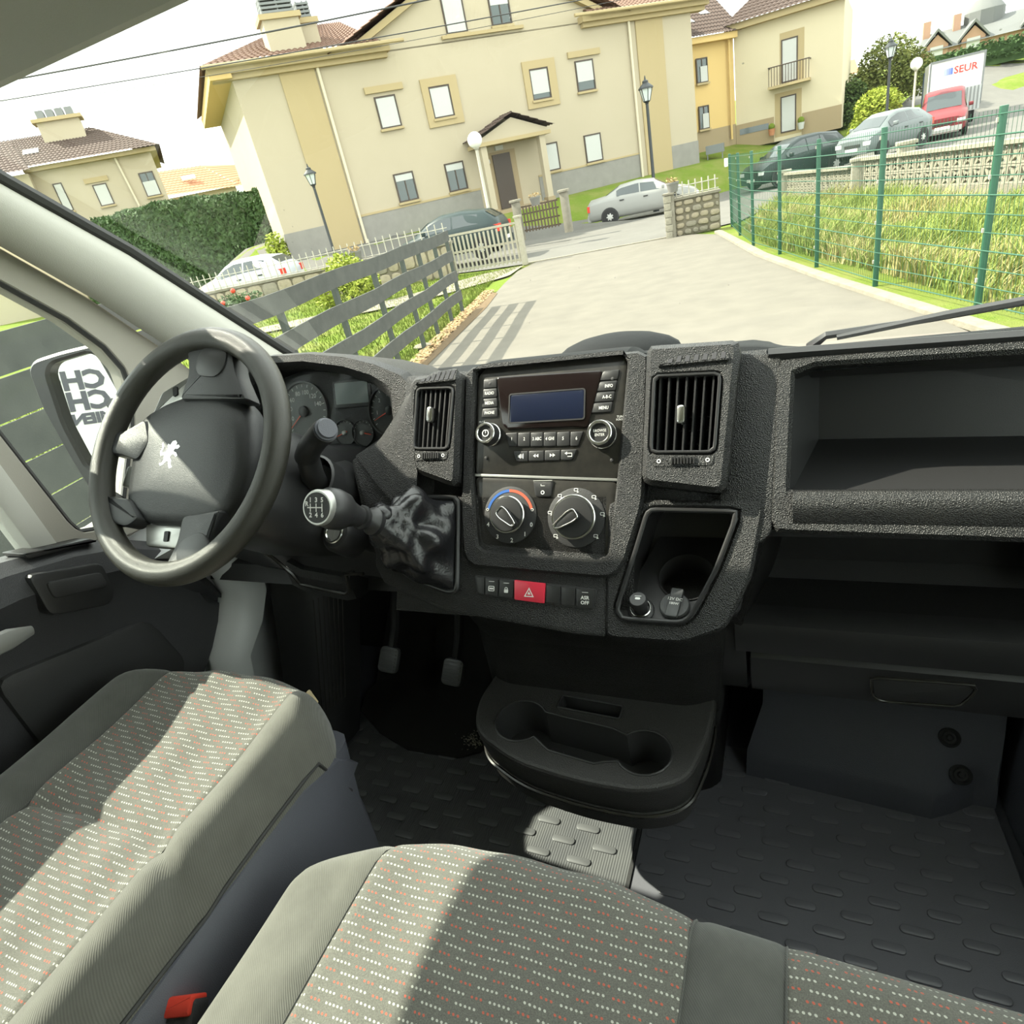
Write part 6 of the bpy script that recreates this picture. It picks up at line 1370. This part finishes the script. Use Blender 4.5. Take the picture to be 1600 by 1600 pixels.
# rough grass between kerb and balustrade
rg = [(-1.2, 18.2), (-.45, 14.2), (.35, 12.0), (1.1, 9.9), (1.6, 8.2), (2.3, 6.2), (3.2, 5.0), (6.0, 8.5), (4.8, 11.2), (1.55, 19.9), (-.2, 23.8)]
def inpoly(p, poly):
    c = False
    for i in range(len(poly)):
        (xa, ya), (xb, yb) = poly[i - 1], poly[i]
        if (ya > p[1]) != (yb > p[1]) and p[0] < (xb - xa) * (p[1] - ya) / (yb - ya) + xa: c = not c
    return c
r_ = random.Random(77); mg, md = MB(), MB(); cnt = 0
clumps = [(r_.uniform(-1.2, 6), r_.uniform(5, 24), r_.uniform(.3, 1.0)) for _ in range(90)]
while cnt < 46000:
    y = 5 + 19 * r_.random() ** 1.5; x = r_.uniform(-1.4, 6.2)
    if not inpoly((x, y), rg): continue
    cnt += 1; g = zt(x, y); hh = r_.uniform(.12, .42) * (1 + .6 * math.sin(x * 2.1 + y * 1.3) * math.sin(y * .9 - x)); dry = math.sin(x * 1.7 + 1.2 * y) + .6 * math.sin(2.9 * y - x) + r_.gauss(0, .7) > .75
    lean = Vector((r_.gauss(.15, .35), r_.gauss(0, .35), 0)) * hh; w_ = r_.uniform(.006, .014); a = r_.random() * 3.14; e = Vector((math.cos(a), math.sin(a), 0)) * w_; p = Vector((x, y, g - .02)); q_ = p + Vector((0, 0, hh * .6)) + lean * .35; tp = p + Vector((0, 0, hh)) + lean
    (md if dry else mg).add([p - e, p + e, q_ + e * .7, tp, q_ - e * .7], [(0, 1, 2, 4), (4, 2, 3)])
o = mg.build('rough_grass', GRNG, None, ang=0, fix=False); tag(o, 'long unmown green grass behind the green mesh fence', 'grass', kind='stuff')
o = md.build('dry_grass', DRYG, None, ang=0, fix=False); tag(o, 'dry straw coloured grass mixed in behind the green mesh fence', 'grass', kind='stuff')
# short lawn tufts by the plank fence
r_ = random.Random(78); mg = MB()
for _ in range(22000):
    y = r_.uniform(3, 18); x = fpos(min(y, 16)).x - .1 - r_.random() ** 1.4 * 9
    g = zt(x, y); hh = r_.uniform(.03, .09); a = r_.random() * 3.14; e = Vector((math.cos(a), math.sin(a), 0)) * .012; p = Vector((x, y, g - .03)); mg.add([p - e, p + e, p + Vector((r_.gauss(0, .03), r_.gauss(0, .03), hh + .03))], [(0, 1, 2)])
o = mg.build('lawn_tufts', LAWN, None, ang=0, fix=False); tag(o, 'short lawn grass behind the plank fence', 'grass', kind='stuff')
r_ = random.Random(79); m = MB()
for _ in range(2500):
    y = r_.uniform(4.5, 14); x = fpos(y).x + .1 + r_.random() * .28 - .10; g = zt(x, y) + .025; a = r_.random() * 6.28; e = Vector((math.cos(a), math.sin(a), r_.uniform(-.2, .5))) * .035; f = Vector((-math.sin(a), math.cos(a), r_.uniform(-.3, .5))) * .022; p = Vector((x, y, g)); m.add([p - e, p + f, p + e, p - f], [(0, 1, 2, 3)])
o = m.build('leaf_litter', mat('brown_leaves', (.24, .14, .06), .9, var=(14, (.36, .26, .14), .2)), None, ang=0, fix=False); tag(o, 'brown fallen leaves along the plank fence', 'leaves', kind='stuff')

# ------------------------------------------------------------------ overhead cables
CBL = mat('cable_black', (.03, .03, .03), .6)
def cable(label, a, b, sag, r):
    a, b = Vector(a), Vector(b); m = MB(); m.tube([tuple(a.lerp(b, i / 20) - Vector((0, 0, sag * 4 * (i / 20) * (1 - i / 20)))) for i in range(21)], r, 6); o = m.build('overhead_cable', CBL, None, org_at=tuple(a)); tag(o, label, 'cable', 'overhead cables')
cable('thick twisted overhead cable, the uppermost across the gable', (-23.2, 12.2, 6.35), (-4.2, 22.5, 5.9), .12, .022)
cable('middle overhead cable across the gable', (-23.6, 12.1, 6.05), (-4.2, 22.5, 5.15), .10, .014)
cable('thin lowest overhead cable across the gable', (-23.6, 12.2, 5.95), (-4.2, 22.6, 5.0), .16, .007)

# ------------------------------------------------------------------ vehicles
TYRE = mat('tyre', (.015, .015, .015), .8); ALLOY = mat('wheel_trim', (.50, .50, .48), .35, .5); CGL = mat('car_glass', (.030, .040, .042), .06, spec=.8); TAIL = mat('tail_lamp', (.55, .05, .03), .25); HLMP = mat('head_lamp', (.65, .66, .64), .15); BLKP = mat('black_bumper', (.02, .02, .02), .6); PLATE = mat('number_plate', (.75, .74, .66), .5)
def car(label, loc, rotz, S, W, paint, wx, wr=.30, side=((0, 1, .08, .9),), shieldF=None, shieldR=None, zb=.22, tilt=0, bump=None, group='parked cars'):
    """S: stations (x, belt z, top z, half width low, half width top)"""
    t = thing('car', loc, label, 'car', group); t.rotation_euler = (0, tilt, rotz); mats_p = paint
    def par(x):
        for a, b in zip(S, S[1:]):
            if a[0] <= x <= b[0]:
                k = (x - a[0]) / (b[0] - a[0] or 1); return [a[i] + (b[i] - a[i]) * k for i in range(5)]
        return list(S[-1] if x > S[-1][0] else S[0])
    def put(m, nm, mt, p=None, ang=35):
        me_o = m.build(nm, mt, None, ang); me_o.parent = p or t; return me_o
    m = MB(); secs = []
    for (x, be, tp, wl, wt) in S:
        half = [(wl * .86, zb), (wl * .97, zb + .10), (wl, zb + .30), (wl * .985, be - .10), (wl * .95, be), (wt + .02, max(be + .01, tp - .07)), (wt * .86, tp - .005), (wt * .4, tp + .012)]
        secs.append([(x, y, z) for (y, z) in half] + [(x, -y, z) for (y, z) in half[::-1]])
    m.loft(secs); body = put(m, 'body', paint, ang=50)
    def sp(x, f, s, off=.006):
        _, be, tp, wl, wt = par(x); a = Vector((x, wl * .95, be)); b = Vector((x, wt + .02, max(be + .01, tp - .07))); p = a.lerp(b, f); p.y += off; p.y *= s; return tuple(p)
    for s in (-1, 1):
        for (x0, x1, f0, f1) in side: m = MB(); m.grid(8, 2, lambda u, v: sp(x0 + (x1 - x0) * u, f0 + (f1 - f0) * v, s)); put(m, 'side_window', CGL, ang=60)
    for sh, nm in ((shieldF, 'windscreen'), (shieldR, 'rear_window')):
        if sh:
            x0, x1 = sh; m = MB(); m.grid(8, 6, lambda u, v: (lambda P, x, s: (x, s * (P[4] + .0) * .86, P[2] + .012 * (1 - abs(s)) * 1.2 + .010))(par(x0 + (x1 - x0) * v), x0 + (x1 - x0) * v, 2 * u - 1)); put(m, nm, CGL, ang=60)
    for x in wx:
        for s in (-1, 1):
            w_ = par(x)[3]
            m = MB(T(x, s * (w_ - .09), wr) @ RX(R(-90 * s))); m.lathe([(wr * .62, -.09), (wr, -.08), (wr, .085), (wr * .93, .105), (wr * .66, .105)], 24); wh = put(m, 'wheel', TYRE)
            m = MB(T(x, s * (w_ - .09), wr) @ RX(R(-90 * s))); m.lathe([(wr * .66, .07), (wr * .64, .10), (wr * .2, .112), (.001, .112)], 24); put(m, 'hub_cap', ALLOY, wh)
            for k in range(7): m = MB(T(x, s * (w_ - .09), wr) @ RX(R(-90 * s)) @ RZ(R(360 / 7 * k))); m.prism(circ(.035, 8, wr * .42, 0), .105, .116); put(m, 'hub_hole', TYRE, wh, 0)
            m = MB(T(x, s * (w_ - .06), wr) @ RX(R(-90 * s))); m.ring(circ(wr * 1.16, 20), circ(wr * .98, 20), .02, .064); put(m, 'arch', BLKP)
    L0, L1 = S[0][0], S[-1][0]; P0, P1 = par(L0 + .1), par(L1 - .1)
    for s in (-1, 1):
        m = MB(); m.box(L1 - .22, L1 + .012, s * P1[3] * .62, s * P1[3] * .97, P1[1] - .22, P1[1] - .08); put(m, 'headlamp', HLMP)
        m = MB(); m.box(L0 - .012, L0 + .20, s * P0[3] * .70, s * P0[3] * .985, P0[1] - .28, P0[1] - .06); put(m, 'tail_lamp', TAIL)
        mx_ = side[-1][1] - .12; P = par(mx_); m = MB(); m.prism(rr(.12, .14, .04, 3), 0, .16, .03); X = T(mx_ + .05, s * (P[3] + .0), P[1] + .10) @ RX(R(-90 * s)); m.v = [X @ v for v in m.v]; put(m, 'wing_mirror', paint)
        for (x0, x1, f0, f1) in side[:2]: P = par(x0 + .15); m = MB(); m.box(x0 + .10, x0 + .28, s * (P[3] * .985 - .01), s * (P[3] * .985 + .025), P[1] - .16, P[1] - .12); put(m, 'door_handle', BLKP)
    m = MB(); m.box(L1 - .10, L1 + .03, -P1[3] * .85, P1[3] * .85, zb + .02, zb + .20); put(m, 'front_bumper', bump or paint); m = MB(); m.box(L0 - .04, L0 + .10, -P0[3] * .9, P0[3] * .9, zb + .02, zb + .24); put(m, 'rear_bumper', bump or paint)
    m = MB(); m.box(L1 + .03, L1 + .042, -.26, .26, zb + .12, zb + .23); put(m, 'number_plate', PLATE); m = MB(); m.box(L0 - .052, L0 - .040, -.26, .26, zb + .16, zb + .27); put(m, 'number_plate', PLATE)
    m = MB(); m.box(L1 - .02, L1 + .016, -P1[3] * .45, P1[3] * .45, P1[1] - .24, P1[1] - .14); put(m, 'grille', BLKP)
    return t
def paint(name, c, rough=.35, metal=.0): return mat(name, c, rough, metal, spec=.3)
sedan = [(-2.18, .80, .86, .70, .62), (-2.05, .92, 1.00, .80, .64), (-1.45, .98, 1.06, .85, .62), (-.80, .99, 1.36, .86, .54), (-.1, .97, 1.42, .86, .53), (.55, .95, 1.36, .86, .55), (1.15, .93, 1.00, .86, .66), (1.75, .84, .88, .83, .68), (2.12, .70, .72, .76, .60), (2.22, .60, .62, .66, .50)]
hatch = [(-1.85, .78, .84, .70, .56), (-1.75, .95, 1.06, .78, .56), (-1.35, .97, 1.34, .82, .52), (-.6, .96, 1.44, .84, .53), (.15, .94, 1.44, .84, .54), (.55, .93, 1.32, .84, .56), (1.15, .90, .98, .83, .64), (1.6, .82, .86, .80, .64), (1.88, .66, .70, .70, .54)]
suv = [(-2.1, .85, .95, .78, .62), (-2.0, 1.02, 1.20, .86, .62), (-1.6, 1.05, 1.55, .89, .58), (-.7, 1.03, 1.66, .90, .60), (.2, 1.02, 1.64, .90, .60), (.6, 1.00, 1.50, .90, .62), (1.25, .98, 1.06, .89, .70), (1.85, .90, .95, .86, .70), (2.15, .72, .76, .76, .60)]
mpv = [(-2.05, .9, 1.0, .80, .70), (-2.0, 1.0, 1.60, .86, .68), (-1.0, 1.0, 1.78, .88, .68), (.3, .98, 1.78, .88, .68), (.65, .97, 1.60, .88, .68), (1.25, .95, 1.05, .88, .72), (1.75, .86, .92, .85, .70), (2.05, .68, .74, .76, .60)]
az = lambda a: R(90 - a)      # heading measured clockwise from straight ahead
sx_, sy_ = -5.15, 29.0
car('silver saloon parked across the driveway entrance', (-5.85, 29.0, zt(-5.85, 29.0) + .01), az(80), sedan, 0, paint('silver_paint_car', (.27, .27, .255)), (-1.30, 1.32), .31, ((-.95, -.05, .10, .93), (.0, .95, .10, .93)), (.60, 1.12), (-1.40, -.86), group='parked cars')
car('white hatchback behind the railings at the left', (-18.7, 19.6, -.80), az(-100), hatch, 0, paint('white_paint_car', (.48, .50, .53)), (-1.15, 1.22), .30, ((-1.15, -.30, .10, .92), (-.25, .75, .10, .92)), (.58, 1.12), (-1.72, -1.40))
car('dark green car half hidden behind the picket gate', (-10.5, 20.6, -.80), az(-98), hatch, 0, paint('dark_paint_car', (.022, .036, .036)), (-1.15, 1.22), .30, ((-1.15, -.30, .10, .92), (-.25, .75, .10, .92)), (.58, 1.12), (-1.72, -1.40))
car('black off-road car behind the green mesh fence', (-.05, 33.0, -1.22), az(-128), suv, 0, paint('black_paint_car', (.018, .026, .026)), (-1.3, 1.38), .36, ((-1.5, -.65, .10, .92), (-.60, .0, .10, .92), (.05, 1.0, .10, .92)), (.66, 1.22), (-1.98, -1.62))
car('grey hatchback parked on the street before the red van', (3.15, 32.3, -.80), az(-140), hatch, 0, paint('grey_paint_car', (.13, .15, .15)), (-1.15, 1.22), .30, ((-1.15, -.30, .10, .92), (-.25, .75, .10, .92)), (.58, 1.12), (-1.72, -1.40))
car('red van with grey bumper facing the camera in front of the truck', (5.75, 36.8, -.84), az(-172), mpv, 0, paint('red_paint_car', (.16, .022, .026)), (-1.3, 1.35), .30, ((-.4, .9, .12, .92),), (.66, 1.22), (-2.04, -2.0), bump=SILV)
# delivery truck seen from behind
TW = mat('truck_white', (.68, .68, .66), .4); tr = thing('delivery_truck', (6.7, 43, -.74), 'white box truck with ribbed tail lift seen from behind', 'truck')
TF = frame((5.72, 41.0, -.74), (1, -.10, 0), (0, 0, 1))
MB(TF).box(0, 2.15, .75, 2.82, -5.5, 0).build('box', TW, tr, ang=0); m = MB(TF); m.ring([(0, .75), (2.15, .75), (2.15, 2.86), (0, 2.86)], [(.07, .82), (2.08, .82), (2.08, 2.78), (.07, 2.78)], -.02, .04); m.build('door_frame', VENT, tr, ang=0)
lift = MB(TF).box(.05, 2.1, .55, 1.55, .05, .10).build('tail_lift', mat('lift_metal', (.42, .43, .43), .4, .5), tr, ang=0)
for k in range(14): MB(TF).box(.10 + k * .143, .16 + k * .143, .58, 1.52, .10, .125).build('lift_rib', VENT, lift, ang=0)
MB(TF).box(.3, 1.85, .1, .55, -5, -.3).build('chassis', BLKP, tr, ang=0)
for u in (.12, 1.72): MB(TF @ T(u, .42, -1.2) @ RY(R(90))).lathe([(.25, 0), (.42, .01), (.42, .28), (.25, .29)], 20).build('wheel', TYRE, tr)
MB(TF).box(-.02, .10, .6, 2.6, -6.8, -5.6).build('cab', mat('cab_blue', (.04, .07, .16), .4), tr, ang=0)
m = MB(TF); m.text('SEUR', .40, 1.42, 2.32, .012, bold=.008); m.build('lettering', mat('red_letters', (.60, .05, .04), .5), tr, ang=0, label='red lettering SEUR', fix=False)
for k in range(6): MB(TF).box(.42 + k * .085, .50 + k * .085, 2.20 + .0 * k, 2.46, .004, .010 + .001 * k).build('stripe', mat('blue_stripe_%d' % k, (.55 - .09 * k, .58 - .085 * k, .62 - .03 * k), .5), tr, ang=0)

# ------------------------------------------------------------------ lettered sign behind the van, seen in the door mirror
vd = (mo - Vector((0, 0, EYE))).normalized(); mnn = (MF.to_3x3() @ Vector((0, 0, 1))).normalized(); rv = (vd - mnn * 2 * vd.dot(mnn)).normalized()
sc_ = mo + MF.to_3x3() @ Vector((.045, -.03, 0)) + rv * 3.0; nb = Vector((-rv.x, -rv.y, 0)).normalized(); exs = Vector((0, 0, 1)).cross(nb).normalized(); SB = frame(sc_, tuple(exs), (0, 0, 1))
if (SB.to_3x3() @ Vector((0, 0, 1))).dot(nb) < 0: SB = frame(sc_, tuple(-exs), (0, 0, 1))
sb = thing('sign_board', (sc_.x, sc_.y, -.75), 'white sign board with dark lettering reflected in the door mirror', 'sign')
MB(SB).prism(rr(1.5, 1.1, .03, 3, .32, -.02), -.03, 0).build('panel', mat('sign_white', (.78, .78, .75), .5), sb)
for u in (-.2, .85): m = MB(SB); m.box(u - .03, u + .03, sc_.z * 0 - (sc_.z + .75), -.4, -.09, -.03); m.build('leg', FPOST, sb, ang=0)
m = MB(SB); m.text('CHO', .15, -.16, .125, .004, ax='LEFT', bold=.007, sx=1.05); m.text('CHE', .15, -.16, .0, .004, ax='LEFT', bold=.007, sx=1.05); m.text('MIEN', .085, -.16, -.105, .004, ax='LEFT', bold=.005, sx=1.15); m.build('lettering', mat('sign_grey', (.07, .07, .085), .5), sb, ang=0, fix=False)
